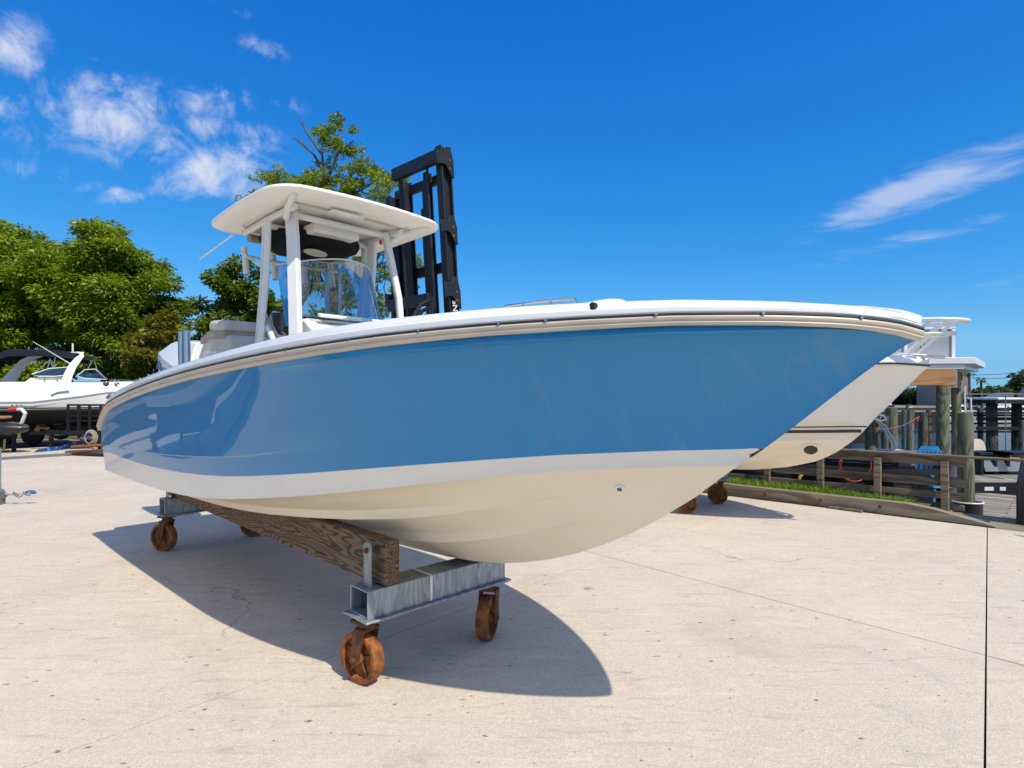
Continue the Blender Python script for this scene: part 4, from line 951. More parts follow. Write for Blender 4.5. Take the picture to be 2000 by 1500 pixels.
# carriage with curved hose guides and forks
cr = MB(); cr.box(tl(W_ / 2, .42, 1.0), (W_ + .5, .1, .18)); cr.box(tl(W_ / 2, .42, 1.6), (W_ + .5, .1, .18))
for x in (.3, W_ - .3): cr.box(tl(x, .44, 2.4), (.12, .14, 2.9))
cr.beam(tl(.2, .44, 3.78), tl(W_ - .2, .44, 3.78), .10, .26); cr.build('carriage', M_FORK, fk, bevel=.01, angle=30)
for x in (.1, W_ - .1):
    c = MB(); c.beam(tl(x, .52, 1.9), tl(x, .60, .55), .16, .07, up=(0, 1, 0)); c.beam(tl(x, .56, .56), tl(x, 1.35, .50), .16, .07); c.build('fork', M_FORK, fk)
for k_, (za, zb) in enumerate(((3.75, 3.15), (3.60, 3.0), (3.45, 2.9), (3.3, 2.75))):
    c = MB(); c.tube([tl(.15 + .05 * k_, .46, za), tl(.10, .75, za - .12), tl(.12, 1.1, zb), tl(.15, 1.25, zb - .7), tl(.3, .7, zb - 1.6)], .045, 8); c.build('hose', M_BLKM, fk)
# truck body behind the mast
c = MB(); c.box((W_ / 2, -2.6, 1.0), (1.9, 3.4, 1.1)); c.box((W_ / 2, -3.9, 1.5), (2.0, 1.1, 1.3)); c.build('truck_body', M_FORKY, fk, bevel=.08)
c = MB()
for x in (.2, W_ - .2):
    for y in (-1.4, -3.2): c.beam((x, y, 1.5), (x, y + (.1 if y < -2 else -.1), 2.75), .09, .09)
c.box((W_ / 2, -2.3, 2.78), (1.8, 2.1, .08)); c.build('overhead_guard', M_FORK, fk, bevel=.02)
for x in (.05, W_ - .05):
    for y, r_ in ((-.95, .58), (-3.9, .48)):
        c = MB(); c.lathe([(r_ * .5, -.2), (r_ * .95, -.2), (r_, -.14), (r_, .14), (r_ * .95, .2), (r_ * .5, .2)], 24, rm=rotm(0, R(90), 0)); o = c.build('wheel', M_BLACKR, fk); o.location = (x, y, r_)
text('lettering', 'WIGGINS', .19, M_WINK, fk, frame((0, -math.tan(FT) * -1 * 1.0 if False else math.tan(-FT), 1), (-1, 0, 0), (-.123, .0 - .62 + 3.36 * math.tan(-FT), 3.36)), .002, .005)
# ------------------------------------------------------------------ trees
def foliage(name, clumps, per, ll, lw, m, parent, seed, flat=.55, droop=.25, origin=(0, 0, 0), up=.55):
    """many leaf sprays spread through flattened clumps"""
    rng = np.random.default_rng(seed); C = np.array([c[:3] for c in clumps]); Rr = np.array([c[3] for c in clumps])
    cnt = np.maximum(20, (per * (Rr / Rr.mean()) ** 2).astype(int)); idx = np.repeat(np.arange(len(C)), cnt); n = len(idx)
    d = rng.normal(size=(n, 3)); d /= np.linalg.norm(d, axis=1)[:, None]; rad = rng.uniform(0, 1, n) ** .45 * rng.uniform(.75, 1.12, n)
    p = C[idx] + d * (Rr[idx] * rad)[:, None] * np.array([1, 1, flat])
    out = d + rng.normal(0, .5, (n, 3)); out[:, 2] = out[:, 2] * .5 - droop; out /= np.linalg.norm(out, axis=1)[:, None]
    nu = rng.normal(0, 1, (n, 3)) * (1 - up); nu[:, 2] += up * 1.3
    sd = np.cross(out, nu); sd /= (np.linalg.norm(sd, axis=1)[:, None] + 1e-9); nn = np.cross(sd, out)
    L = (ll * rng.uniform(.6, 1.35, n))[:, None]; Wd = (lw * rng.uniform(.6, 1.3, n))[:, None]
    a = p; b = p + out * L * .5 + sd * Wd * .5 + nn * L * .06; c = p + out * L - nn * L * .10; e = p + out * L * .5 - sd * Wd * .5 + nn * L * .06
    V = np.stack([a, b, c, e], 1).reshape(-1, 3) - np.array(origin)
    me = bpy.data.meshes.new(name); me.vertices.add(4 * n); me.vertices.foreach_set('co', V.ravel()); me.loops.add(4 * n); me.loops.foreach_set('vertex_index', np.arange(4 * n))
    me.polygons.add(n); me.polygons.foreach_set('loop_start', np.arange(n) * 4); me.polygons.foreach_set('loop_total', np.full(n, 4)); me.materials.append(m); me.update()
    o = bpy.data.objects.new(name, me); col.objects.link(o); o.parent = parent; return o
def crown_clumps(rng, c, rx, ry, rz, n, rc, shell=.5, power=1.0, zmin=-1):
    out = []
    while len(out) < n:
        d = rng.normal(size=3); d /= np.linalg.norm(d)
        if d[2] < zmin: continue
        k = rng.uniform(shell, 1.0) ** power
        lump = 1 + .16 * math.sin(3.1 * d[0] + 5.3 * d[2] + c[0]) + .12 * math.sin(7.7 * d[1] + 4.1 * d[0])
        out.append((c[0] + d[0] * rx * k * lump, c[1] + d[1] * ry * k * lump, c[2] + d[2] * rz * k * lump, rc * rng.uniform(.6, 1.35)))
    return out
def limbs(mb, base, clumps, r0, h, rng, n=14):
    trunk = [Vector(base), Vector(base) + Vector((.1, 0, h * .35)), Vector(base) + Vector((-.05, .1, h * .7)), Vector(base) + Vector((.1, 0, h))]
    mb.tube(trunk, [r0 * 1.25, r0, r0 * .75, r0 * .35], 9)
    for i in rng.choice(len(clumps), min(n, len(clumps)), replace=False):
        c = Vector(clumps[i][:3]); k = rng.uniform(.3, .85); s = Vector(base) + Vector((0, 0, h * k)); mid = s.lerp(c, .5) + Vector((0, 0, .3))
        mb.tube([s, mid, c], [r0 * .35, r0 * .2, r0 * .06], 6)
def tree(name, base, crown, m, label, rc, nclump, per, ll, lw, seed, trunk_h, r0=.22, group=None, cat='tree', **kw):
    rng = np.random.default_rng(seed); root = empty(name, base); tag(root, label, cat, group)
    cl = []
    for (c, rx, ry, rz, share) in crown: cl += crown_clumps(rng, c, rx, ry, rz, max(3, int(nclump * share)), rc)
    mb = MB(); limbs(mb, (0, 0, 0), [(a - base[0], b - base[1], c - base[2], d) for a, b, c, d in cl], r0, trunk_h, rng); mb.build('trunk', M_TRUNK, root)
    foliage('crown', cl, per, ll, lw, m, root, seed + 1, origin=base, **kw); return root
def B(u, Y, z=-.06): p = at(u, 770, Y); return (p.x, p.y, z)
def C_(u, v, Y): p = at(u, v, Y); return (p.x, p.y, p.z)
tree('hardwood_tree', B(40, 33), [(C_(60, 560, 33), 4.3, 3.2, 3.2, .6), (C_(-90, 590, 33), 3.2, 3, 3.6, .25), (C_(30, 690, 32), 4.2, 2.5, 2.2, .25)], M_LEAF1, 'broad dense green tree behind the motor cruiser', .95, 165, 560, .27, .11, 11, 6.5, .3)
tree('hardwood_tree', B(205, 31), [(C_(205, 555, 31), 2.9, 2.6, 2.7, .6), (C_(225, 670, 31), 2.9, 2.2, 2.2, .4)], M_LEAF1, 'rounded green tree with feathery layered sprays left of the small reddish tree', .85, 125, 560, .26, .105, 21, 6.0, .26)
tree('hardwood_tree', B(325, 33), [(C_(332, 620, 33), 1.0, 1.0, 1.4, .6), (C_(310, 690, 33), 1.6, 1.2, 1.2, .4)], M_LEAF2, 'slim dark green tree standing between the reddish tree and the gap of sky', .5, 34, 170, .28, .13, 31, 4, .14)
tree('reddish_tree', B(290, 28), [(C_(300, 690, 28), 1.35, 1.0, 1.25, .7), (C_(320, 640, 28.4), .6, .5, .6, .3)], M_LEAF4, 'small bushy tree with reddish orange leaf tips above the outboard motor', .42, 34, 150, .24, .10, 41, 2.6, .1)
tree('oak_tree', B(470, 36), [(C_(468, 560, 36), 1.7, 1.5, 1.7, .4), (C_(440, 640, 36), 2.2, 1.6, 1.9, .4), (C_(530, 620, 36), 1.2, 1.2, 1.6, .25)], M_LEAF2, 'dark green oak showing between the hardtop legs and the boat seat', .62, 66, 220, .30, .15, 51, 6, .22)
tree('oak_tree', B(385, 38), [(C_(385, 700, 38), 1.3, 1.2, 1.0, 1)], M_LEAF2, 'low dark green tree directly behind the white outboard cowling', .5, 16, 200, .28, .14, 55, 2, .12)
tree('oak_tree', B(615, 48), [(C_(615, 660, 48), 1.9, 1.5, 2.2, 1)], M_LEAF2, 'small distant tree seen through the windshield beside the mossy trunk', .7, 24, 170, .36, .18, 61, 4.5, .16)
for i, (u, Y, rx, rz, v, lab) in enumerate(((-210, 34, 4, 4.5, 620, 'tall green tree at the far left edge behind the cruiser stern'), )):
    tree('hardwood_tree', B(u, Y), [(C_(u, v, Y), rx, 3, rz, 1)], M_LEAF1, lab, .9, 60, 260, .36, .15, 71 + i, 5, .25)
for i, (x, y, r_, lab) in enumerate(((-34, 21, 4.5, 'nearest of the tall trees beyond the left edge, mirrored in the blue hull'), (-36, 13, 5, 'middle one of the tall trees beyond the left edge, mirrored in the blue hull'), (-33, 5, 5, 'southernmost tall tree beyond the left edge, mirrored in the blue hull'))):
    tree('hardwood_tree', (x, y, -.06), [((x, y, 6.5), r_, r_, 5.2, 1)], M_LEAF1, lab, 1.1, 60, 200, .5, .22, 81 + i, 6, .3)
tag(sheet('hedge_ground', [(-60, 24), (-8, 24), (-8, 60), (-60, 60)], -.045, M_TURF))
# dark undergrowth below the trees
rng = np.random.default_rng(77); cl = [(x, 29 + rng.uniform(-1, 1.5), rng.uniform(.3, 1.9), rng.uniform(.55, .9)) for x in np.linspace(-38, -11, 60)]
us = foliage('undergrowth', cl, 200, .32, .15, M_LEAF2, None, 78); tag(us, 'dark undergrowth along the foot of the trees behind the cruiser', 'undergrowth', kind='stuff')
# mossy cypress behind the hardtop
def cypress():
    Y = 24; base = B(652, Y); root = empty('cypress_tree', base); tag(root, 'tall sparse cypress hung with grey moss behind the hardtop', 'tree'); b0 = Vector(base)
    L = lambda u, v, dy=0: Vector(at(u, v, Y + dy)) - b0
    mb = MB(); lead = [(655, 760), (652, 640), (648, 560), (646, 480), (640, 400), (632, 330), (628, 290), (640, 250)]
    mb.tube([L(u, v) for u, v in lead], [.36, .30, .25, .19, .10, .055, .035, .012], 10)
    br = [[(634, 340), (612, 300), (588, 280), (574, 268)], [(646, 430), (668, 360), (700, 325), (715, 315)], [(644, 420), (690, 380), (740, 350), (782, 345)], [(648, 460), (600, 400), (550, 360), (520, 345)],
          [(650, 560), (700, 540), (745, 515), (790, 500)], [(650, 520), (610, 520), (590, 545)], [(650, 600), (690, 590), (720, 570)], [(636, 360), (660, 300), (690, 275)], [(648, 450), (560, 400), (495, 385)], [(628, 300), (600, 260), (590, 240)], [(650, 560), (690, 600), (740, 610)], [(646, 470), (710, 430), (770, 420)]]
    rr = np.random.default_rng(90)
    for i, bpts in enumerate(br):
        P = [L(u, v, (i % 5 - 2) * .25 * k / len(bpts)) for k, (u, v) in enumerate(bpts)]; n = len(P); mb.tube(P, [.05 * (1 - k / n) + .010 for k in range(n)], 6)
        if i in (0, 9):
            for k in range(6):
                p = P[1].lerp(P[-1], rr.uniform(.2, 1)); mb.tube([p, p + Vector((rr.uniform(-.3, .1), 0, rr.uniform(.1, .45)))], [.012, .004], 4)
    mb.build('trunk', M_TRUNK, root)
    cl = []
    spots = [(642, 262, 22), (655, 250, 16), (622, 262, 12), (664, 282, 16), (690, 290, 16), (714, 318, 20), (726, 335, 18), (700, 348, 20), (650, 300, 16), (632, 318, 14), (770, 345, 18), (782, 340, 12), (748, 352, 16), (740, 330, 10), (756, 376, 12), (620, 345, 22), (636, 358, 22), (608, 360, 16), (690, 376, 18), (720, 380, 20), (672, 352, 14), (670, 330, 10),
             (560, 345, 20), (545, 350, 16), (522, 345, 15), (575, 365, 18), (530, 360, 10), (498, 380, 12), (488, 388, 10), (600, 380, 20), (650, 390, 24), (700, 405, 24), (745, 395, 16), (765, 410, 12),
             (620, 440, 26), (680, 450, 28), (730, 460, 24), (590, 470, 20), (770, 480, 20), (640, 500, 26), (700, 520, 28), (600, 530, 18), (750, 530, 24), (690, 560, 22), (730, 580, 20), (620, 560, 16), (780, 560, 22), (800, 520, 20), (660, 610, 20), (740, 610, 22), (790, 600, 18), (620, 610, 12)]
    for (u, v, r_) in spots:
        for _ in range(6):
            p = at(u + rr.normal(0, r_ * .8), v + rr.normal(0, r_ * .55), Y + rr.uniform(-1.0, 1.0)); cl.append((p.x, p.y, p.z, r_ / FPX * Y * rr.uniform(.28, .6)))
    foliage('crown', cl, 72, .15, .055, M_LEAF3, root, 91, flat=.75, droop=.1, origin=base, up=.3)
    ms = MB()
    for i in range(210):
        u = rr.choice([640, 665, 690, 710, 740, 600, 620]) + rr.normal(0, 14); v = rr.uniform(395, 560); p = L(u, v, rr.uniform(-.7, .7)); ln = rr.uniform(.35, 1.5); w_ = rr.uniform(.025, .06)
        pts = [p + Vector((rr.normal(0, .03) * k, rr.normal(0, .03) * k, -ln * k / 4)) for k in range(5)]
        ms.tube(pts, [w_ * .4, w_, w_ * .9, w_ * .55, .004], 4)
    for (u, v, ln) in ((612, 545, 1.15), (604, 560, .9), (690, 560, 1.2), (660, 520, 1.3)):
        for q in range(7):
            p = L(u + rr.normal(0, 7), v, rr.uniform(-.2, .2)); pts = [p + Vector((-.10 * k - .02 * k * k * rr.uniform(0, 1), 0, -ln * k / 4)) for k in range(5)]; ms.tube(pts, [.02, .045, .04, .025, .004], 4)
    ms.build('hanging_moss', M_MOSS, root)
cypress()
# ------------------------------------------------------------------ left background: cruiser, trailer, clutter
PHI = R(38); AX = Vector((-math.cos(PHI), -math.sin(PHI), 0)); SX = Vector((math.sin(PHI), -math.cos(PHI), 0))   # aft, starboard
c0 = Vector((-15.1, 18.5, 0)) - AX * 8.0 - SX * 1.40
cz = empty('motor_cruiser', c0, math.atan2(AX.y, AX.x))
tag(cz, 'white motor cruiser with navy canvas top on a trailer under the trees', 'boat')
def cl(u, v, y=1.35):                  # bearing -> point on the boat's fore-and-aft plane at half breadth y
    d = Vector(((u - 1000) / FPX, 1, 0)); p0 = c0 + SX * y; t = (p0.x * AX.y - p0.y * AX.x) / (d.x * AX.y - d.y * AX.x); q = d * t
    return ((q - p0).dot(AX), y, EYE + (VHZ - v) / FPX * t)
CS = [0, .15, .4, .8, 1.3, 2, 3, 4, 5, 6, 7, 8, 9, 10, 10.6]
def cys(s): return 1.42 * (1 - (1 - min(1, s / 4.2)) ** 2.2) ** .8
def czs(s): return interp([(0, 2.05), (3, 1.95), (5.4, 1.84), (6.3, 1.77), (7, 1.62), (7.6, 1.50), (8, 1.48), (10.6, 1.5)], s)
mb = MB()
for sg in (1, -1):
    rows = []
    for s in CS:
        y = cys(s); z = czs(s); zk = interp([(0, 2.1), (.4, 1.75), (1, 1.35), (1.8, 1.05), (3, .85), (10.6, .80)], s); zc = max(zk, interp([(0, 2.0), (1.3, 1.5), (3, 1.33), (6, 1.27), (10.6, 1.25)], s)); yc_ = y * min(1, .1 + s / 4) * .93
        rows.append([(s, sg * y, z), (s, sg * (y - .02), z - .1), (s, sg * (y * .6 + yc_ * .4), z * .55 + zc * .45), (s, sg * yc_, zc)])
    mb.grid(rows, 0, flip=(sg < 0))
mb.build('topsides', M_WHITE, cz, angle=30)
mb = MB()
for sg in (1, -1):
    rows = []
    for s in CS:
        y = cys(s); zk = interp([(0, 2.1), (.4, 1.75), (1, 1.35), (1.8, 1.05), (3, .85), (10.6, .80)], s); zc = max(zk, interp([(0, 2.0), (1.3, 1.5), (3, 1.33), (6, 1.27), (10.6, 1.25)], s)); yc_ = y * min(1, .1 + s / 4) * .93
        rows.append([(s, sg * (yc_ + .003), zc + .01), (s, sg * yc_, zc - .06), (s, sg * yc_ * .5, (zc + zk) / 2 - .06), (s, 0, zk - .06)])
    mb.grid(rows, 0, flip=(sg < 0))
mb.build('hull_bottom', M_BOATB, cz, angle=30)
mb = MB()
for sg in (1, -1):
    rows = []
    for s in CS:
        y = cys(s); z = czs(s); top = interp([(0, 2.2), (3, 2.22), (5.4, 2.17), (6, 2.14), (8, 2.12), (9.5, 2.1), (10.2, 1.9), (10.6, 1.7)], s)
        rows.append([(s, sg * (y + .012), z), (s, sg * (y + .002), z + (top - z) * .30), (s, sg * (y - .03), z + (top - z) * .75), (s, sg * max(0, y - .12), top), (s, sg * max(0, y - .45), top + .04), (s, 0, top + (.10 if s < 4.2 else .04))])
    mb.grid(rows, 0, flip=(sg > 0))
mb.build('deck', M_WHITE, cz, angle=40)
mb = MB(); rows = []
for s in CS:
    if s < .4: continue
    y = cys(s); z = czs(s); rows.append([(s, y + .02, z + .0), (s, y + .03, z + .02), (s, y + .018, z + .045)])
mb.grid(rows); mb.build('styling_line', M_GREYST, cz, angle=60, recalc=False)
mb = MB(); mb.grid([[(s, cys(s) * .99 + .01, 1.285 + d) for d in (0, .045)] for s in CS if s > 2.6]); mb.build('boot_stripe', M_STRIPE, cz, angle=0, recalc=False)
mb = MB(); mb.tube([cl(100, 772 - 0, 1.44), cl(112, 766, 1.45), cl(135, 763, 1.45)], .025, 6); mb.build('side_vent_line', M_GREYST, cz)
# radar arch and aft wing
def archleg(name, uv, wds, sgs=(1,), inset=0.12, mat_=None):
    for sg in sgs:
        c = MB(); rows = []
        P = [Vector(cl(u, v, 1.3 * sgs[0])) for u, v in uv]
        for i, p in enumerate(P):
            d = (P[min(i + 1, len(P) - 1)] - P[max(0, i - 1)]).normalized(); n_ = Vector((d.z, 0, -d.x)); wd = wds[i]; yy = (1.30 - inset * i / len(P))
            ring_ = [p + n_ * wd * .5, p - n_ * wd * .5]
            rows.append([(ring_[0].x, sg * (yy + .05), ring_[0].z), (ring_[1].x, sg * (yy + .05), ring_[1].z), (ring_[1].x, sg * (yy - .07), ring_[1].z), (ring_[0].x, sg * (yy - .07), ring_[0].z), (ring_[0].x, sg * (yy + .05), ring_[0].z)])
        c.grid(rows); o = c.build(name, mat_ or M_WHITE, cz, angle=40, weld=1e-4)
archleg('radar_arch', [(128, 752), (132, 735), (141, 716), (152, 702), (160, 694), (158, 688)], [.26, .24, .22, .18, .13, .08], sgs=(1,))
archleg('aft_wing', [(14, 748), (30, 727), (46, 709), (64, 698), (84, 693)], [.36, .30, .25, .19, .12], sgs=(-1,))
c = MB(); p1 = cl(158, 689, 1.2); p2_ = cl(86, 693, -1.2); c.beam((p1[0], 1.18, p1[2]), (p2_[0], -1.18, p2_[2]), .20, .06); c.build('arch_top', M_WHITE, cz, bevel=.02)
def flatpoly(name, uvs, m, y=1.32, th=.02, parent=None):
    c = MB(); P = [cl(u, v, y) for u, v in uvs]; c.prism([(p[0], p[2]) for p in P], y - th, y, lambda x, z, yy: (x, yy, z)); return c.build(name, m, parent or cz, angle=30)
# canvas top
mb = MB(); top = [(-30, 696), (0, 689), (14, 684), (50, 683), (85, 684), (120, 686), (150, 690), (182, 699)]; und = [(v + (5 if i in (0, 7) else 12)) for i, (u, v) in enumerate(top)]
rows = []
for (u, v), v2 in zip(top, und):
    a = cl(u, v, 1.1); b = cl(u, v2, 1.25); rows.append([(b[0], 1.25, b[2]), (a[0], 1.1, a[2] - .02), (a[0], .5, a[2] + .06), (a[0], -.5, a[2] + .06), (a[0], -1.1, a[2] - .02), (b[0], -1.25, b[2])])
mb.grid(rows); mb.build('canvas_top', M_NAVY, cz, angle=50, recalc=False)
# windscreen and side glass
for nm, uvs, m in (('windscreen', [(150, 734), (166, 722), (186, 721), (208, 741), (165, 739)], M_TINT), ('side_glass', [(62, 731), (95, 720), (133, 717), (128, 733), (108, 735), (75, 735)], M_TINT)):
    flatpoly(nm, uvs, m, 1.22, .012)
    f = MB(); P = [cl(u, v, 1.225) for u, v in uvs]; f.tube([(p[0], 1.225, p[2]) for p in P], .016, 6, closed=True); f.build('window_frame', M_ALU, cz)
flatpoly('windscreen', [(172, 722), (188, 721), (212, 741), (196, 741)], M_TINT, -.6, .012)
flatpoly('cockpit_side', [(60, 738), (130, 735), (130, 752), (40, 752)], M_CREAM, 1.15, .03)
for a, b in (((66, 729), (98, 703)), ((86, 746), (98, 700)), ((104, 722), (108, 698)), ((114, 748), (98, 702)), ((168, 727), (181, 704)), ((190, 724), (184, 704)), ((66, 729), (128, 718)), ((188, 721), (209, 741))):
    c = MB(); c.tube([cl(*a, 1.2), cl(*b, 1.2)], .016, 6); c.build('canvas_pole', M_STEEL, cz)
c = MB(); c.tube([cl(136, 710, 1.28), cl(64, 667, 1.5)], [.018, .008], 6); c.build('whip_antenna', M_ALU, cz)
c = MB(); c.tube([cl(142, 690, .3), cl(142, 671, .3)], .03, 6); c.build('mast_light', M_ALU, cz)
for u in (207, 228):
    c = MB(); q = cl(u, 750 + (u - 207) * .1, 1.3); c.lathe([(.09, 0), (.09, .02), (.07, .03)], 14, (q[0], cys(q[0]) - .06, q[2]), rotm(R(-78), 0, 0)); o = c.build('porthole', M_BLK, cz)
c = MB(); c.tube([cl(u, v, 1.2) for u, v in ((214, 742), (240, 742), (262, 744), (300, 740))], .02, 6); c.build('deck_rail', M_BLKM, cz)
for u, v in ((24, 792), (33, 792), (42, 792), (69, 796)):
    c = MB(); q = cl(u, v, 1.3); c.lathe([(.03, 0), (.03, .02)], 8, (q[0], cys(q[0]) + .005, q[2]), rotm(R(-90), 0, 0)); c.build('outlet', M_GREYP, cz)
# trailer
tr = empty('boat_trailer', (-16.7, 21.5, 0)); tag(tr, 'dark steel boat trailer carrying the white motor cruiser', 'trailer')
def tb(u, Y): return at(u, 770, Y).x - tr.location.x
c = MB()
for y in (-1.1, 1.1): c.beam((-6.5, y - 0, .55), (5.6, y, .60), .1, .16)
for x in (-5, -2.5, 0, 2.5, 5): c.beam((x, -1.1, .56), (x, 1.1, .56), .1, .12)
c.build('trailer_frame', M_BLKM, tr, angle=30)
for y in (-.6, .6):
    c = MB(); c.beam((-4, y, .78), (4.5, y, .80), .12, .1); c.build('bunk', M_DARKW, tr)
for x in (tb(62, 20.2), tb(62, 20.2) - .95):
    for y in (-1.25, 1.25):
        c = MB(); c.lathe([(.16, -.11), (.33, -.11), (.36, -.06), (.36, .06), (.33, .11), (.16, .11)], 22, rm=rotm(R(90), 0, 0)); w_ = c.build('wheel', M_BLACKR, tr); w_.location = (x, y, .36)
        c = MB(); c.lathe([(.02, -.09), (.17, -.10), (.17, .10), (.02, .09)], 16, rm=rotm(R(90), 0, 0)); c.build('rim', M_GREYP, w_)
    pass
for y in (-1.25, 1.25):
    c = MB(); xa = tb(62, 20.2); c.box((xa - .48, y, .80), (2.1, .30, .05)); c.box((xa + .55, y, .68), (.06, .30, .26)); c.box((xa - 1.5, y, .68), (.06, .30, .26)); c.build('fender', M_BLKM, tr, bevel=.02)
for u in (130, 152, 175, 197):
    pass
# black rail rack in front of the cruiser
rk = empty('rail_rack', at(168, 770, 18.6)); rk.location.z = 0; tag(rk, 'black metal rack of upright bars in front of the cruiser hull', 'rack')
def rx(u): return at(u, 770, 18.6).x - rk.location.x
def rz(v): return EYE + (VHZ - v) / FPX * 18.6
for u in (133, 154, 175, 197):
    c = MB(); c.beam((rx(u), 0, .55), (rx(u), 0, rz(792)), .07 if u != 154 else .1, .05); c.build('upright', M_BLKM, rk)
for v in (791, 812, 822):
    c = MB(); c.beam((rx(130), .03, rz(v)), (rx(206), .03, rz(v)), .04, .06 if v == 791 else .035); c.build('crossbar', M_BLKM, rk)
c = MB(); c.beam((rx(60), 0, .52), (rx(215), 0, .56), .12, .10); c.build('base_beam', M_BLKM, rk)
for u in (100, 196):
    c = MB(); c.beam((rx(u), 0, 0), (rx(u), 0, .5), .1, .08); c.build('foot', M_BLKM, rk)
# junk around the trailer
def junk(name, label, cat, build):
    c = MB(); m = build(c); return tag(c.build(name, m, None, angle=40), label, cat)
def G(u, v, z=0): Y = (EYE - z) * FPX / (v - VHZ); return at(u, v, Y)
c = MB(); rows = []; rr = np.random.default_rng(3)
for i, u in enumerate(np.linspace(76, 204, 46)):
    f_ = i / 45; b = G(u, 883 - 12 * f_ - 9 * max(0, f_ - .4)); h = .05 + .40 * f_ ** 1.3; wd = .5 + .3 * f_; row = []
    for j in range(15):
        q = j / 14; z = h * max(0, math.sin(PI * min(1, q * 1.02)) ** .7) * (1 + .35 * math.sin(9 * f_ + 5 * q)) + .5 * h * rr.normal(0, .22) + .04 * abs(math.sin(31 * f_ + 13 * q)); row.append((b.x + rr.normal(0, .02), b.y - .15 + wd * q + rr.normal(0, .02), max(.0, z) if 0 < j < 14 else 0.0))
    rows.append(row)
c.grid(rows); tag(c.build('blue_tarp', M_TARP, angle=18), 'crumpled blue tarp spread on the ground beside the trailer', 'tarp')
pl = empty('board_pile', G(170, 884)); tag(pl, 'low pile of rusty brown boards next to the blue tarp', 'boards'); o0 = pl.location.copy()
for i, (u0, v0, u1, v1, z, m) in enumerate(((131, 883, 215, 881, .10, M_RUSTD), (140, 879, 225, 876, .20, M_RUST), (150, 883, 230, 886, .04, M_DARKW), (145, 872, 222, 862, .30, M_PINE), (160, 866, 230, 868, .26, M_DARKW), (150, 876, 220, 870, .15, M_BLKM))):
    a = G(u0, v0 + 6) - o0; b = G(u1, v1 + 6) - o0; a.z = z; b.z = z + .02; c = MB(); c.beam(a, b, .30, .05); c.build('board', m, pl)
c = MB(); q = at(174, 855, 17.8)
for k_ in range(4):
    c.tube([(q.x + (.13 + .02 * k_) * math.cos(a), q.y + .03 * k_, q.z + (.17 + .02 * k_) * math.sin(a)) for a in np.linspace(0, 2 * PI, 18)[:-1]], .014, 6, closed=True)
c.tube([(q.x, q.y, q.z - .2), (q.x + .2, q.y - .1, q.z - .35), (q.x + .1, q.y, q.z - .42)], .014, 6)
tag(c.build('rope_coil', M_ROPE), 'coil of tan rope hanging over the board pile', 'rope')
for i, (u, m, lb) in enumerate(((101, M_CREAM, 'leftmost pale crate with a yellow label'), (114, M_CREAM, 'second pale crate with a yellow label'), (136, M_GREYP, 'square grey crate'), (160, M_GREYP, 'wide grey crate furthest right'))):
    c = MB(); q = at(u, 838, 20.6); c.box((q.x, q.y, .42), (.2 if i < 2 else .3, .25, .24)); o = c.build('storage_crate', m, None, bevel=.02)
    c2 = MB(); c2.box((q.x, q.y - .128, .44), (.09, .005, .09)); c2.build('crate_label', M_YELL if i < 2 else M_CREAM, o); tag(o, lb + ' on the trailer bed under the cruiser', 'crate', 'crates under the cruiser')
c = MB(); q = at(78, 838, 19.2); c.beam((q.x - .12, q.y, .55), (q.x - .03, q.y, .72), .1, .1); c.beam((q.x - .03, q.y, .66), (q.x + .28, q.y, .64), .12, .08); tag(c.build('wooden_chock', M_PINE, bevel=.01), 'orange brown timber chock lying on the trailer fender', 'chock')
# dark jet ski hull on a stand at the left edge
js = empty('jet_ski', at(5, 770, 17.5)); js.location.z = 0; tag(js, 'dark jet ski with orange and white handlebar at the left edge', 'jet ski')
c = MB(); rows = []
for x, hw, zt, zb in ((-2.0, .38, .98, .6), (-1.2, .5, 1.02, .52), (-.4, .5, 1.0, .5), (.3, .42, .94, .54), (.65, .22, .86, .62), (.8, .03, .80, .72)):
    rows.append([(x, hw * math.cos(a) * .95, (zt + zb) / 2 + (zt - zb) / 2 * math.sin(a)) for a in np.linspace(0, 2 * PI, 13)])
c.grid(rows); c.build('hull', M_BLK, js, angle=60)
c = MB(); c.box((-.2, 0, 1.06), (.75, .30, .09)); c.build('seat', M_PINE, js, bevel=.03)
c = MB(); c.tube([(.1, .12, 1.28), (.55, .02, 1.30), (.72, -.05, 1.18), (.62, -.02, .98), (.55, 0, .86)], .05, 8); c.build('handlebar', M_ALU, js)
c = MB(); c.tube([(.1, .12, 1.28), (.42, .04, 1.305)], .056, 8); c.build('grip', M_RED, js)
c = MB()
for x in (-1.5, 0.0): c.beam((x, -.4, 0), (x, -.4, .55), .08, .08); c.beam((x, .4, 0), (x, .4, .55), .08, .08); c.beam((x, -.45, .52), (x, .45, .52), .1, .08)
c.build('stand', M_BLKM, js)
# yellow hose stand and trailer tongue at the left edge
c = MB(); q = G(4, 884); c.tube([(q.x - .3, q.y, .03), (q.x + .02, q.y, .03), (q.x + .06, q.y, .1), (q.x + .06, q.y + .02, .40)], .028, 8); c.tube([(q.x - .3, q.y, .03), (q.x + .0, q.y + .25, .03)], .028, 8)
tag(c.build('yellow_stand', M_YELL), 'bent yellow pipe stand on the ground at the left edge', 'stand')
tg = empty('trailer_tongue', G(2, 985)); tag(tg, 'galvanised trailer tongue with jack post, wire and blue strap at the left edge', 'trailer'); o0 = tg.location.copy()
c = MB(); c.beam((-1.6, .1, .22), (.02, 0, .20), .08, .08); c.lathe([(.035, .0), (.035, .8)], 10, (-.04, .0, .1)); c.build('tongue_beam', M_GALV, tg, angle=30)
c = MB(); c.box((-.02, .0, .10), (.10, .10, .20)); c.lathe([(.07, -.02), (.07, .02)], 14, (-.04, -.02, .07), rotm(R(90), 0, 0)); c.build('jack_wheel', M_GREYP, tg)
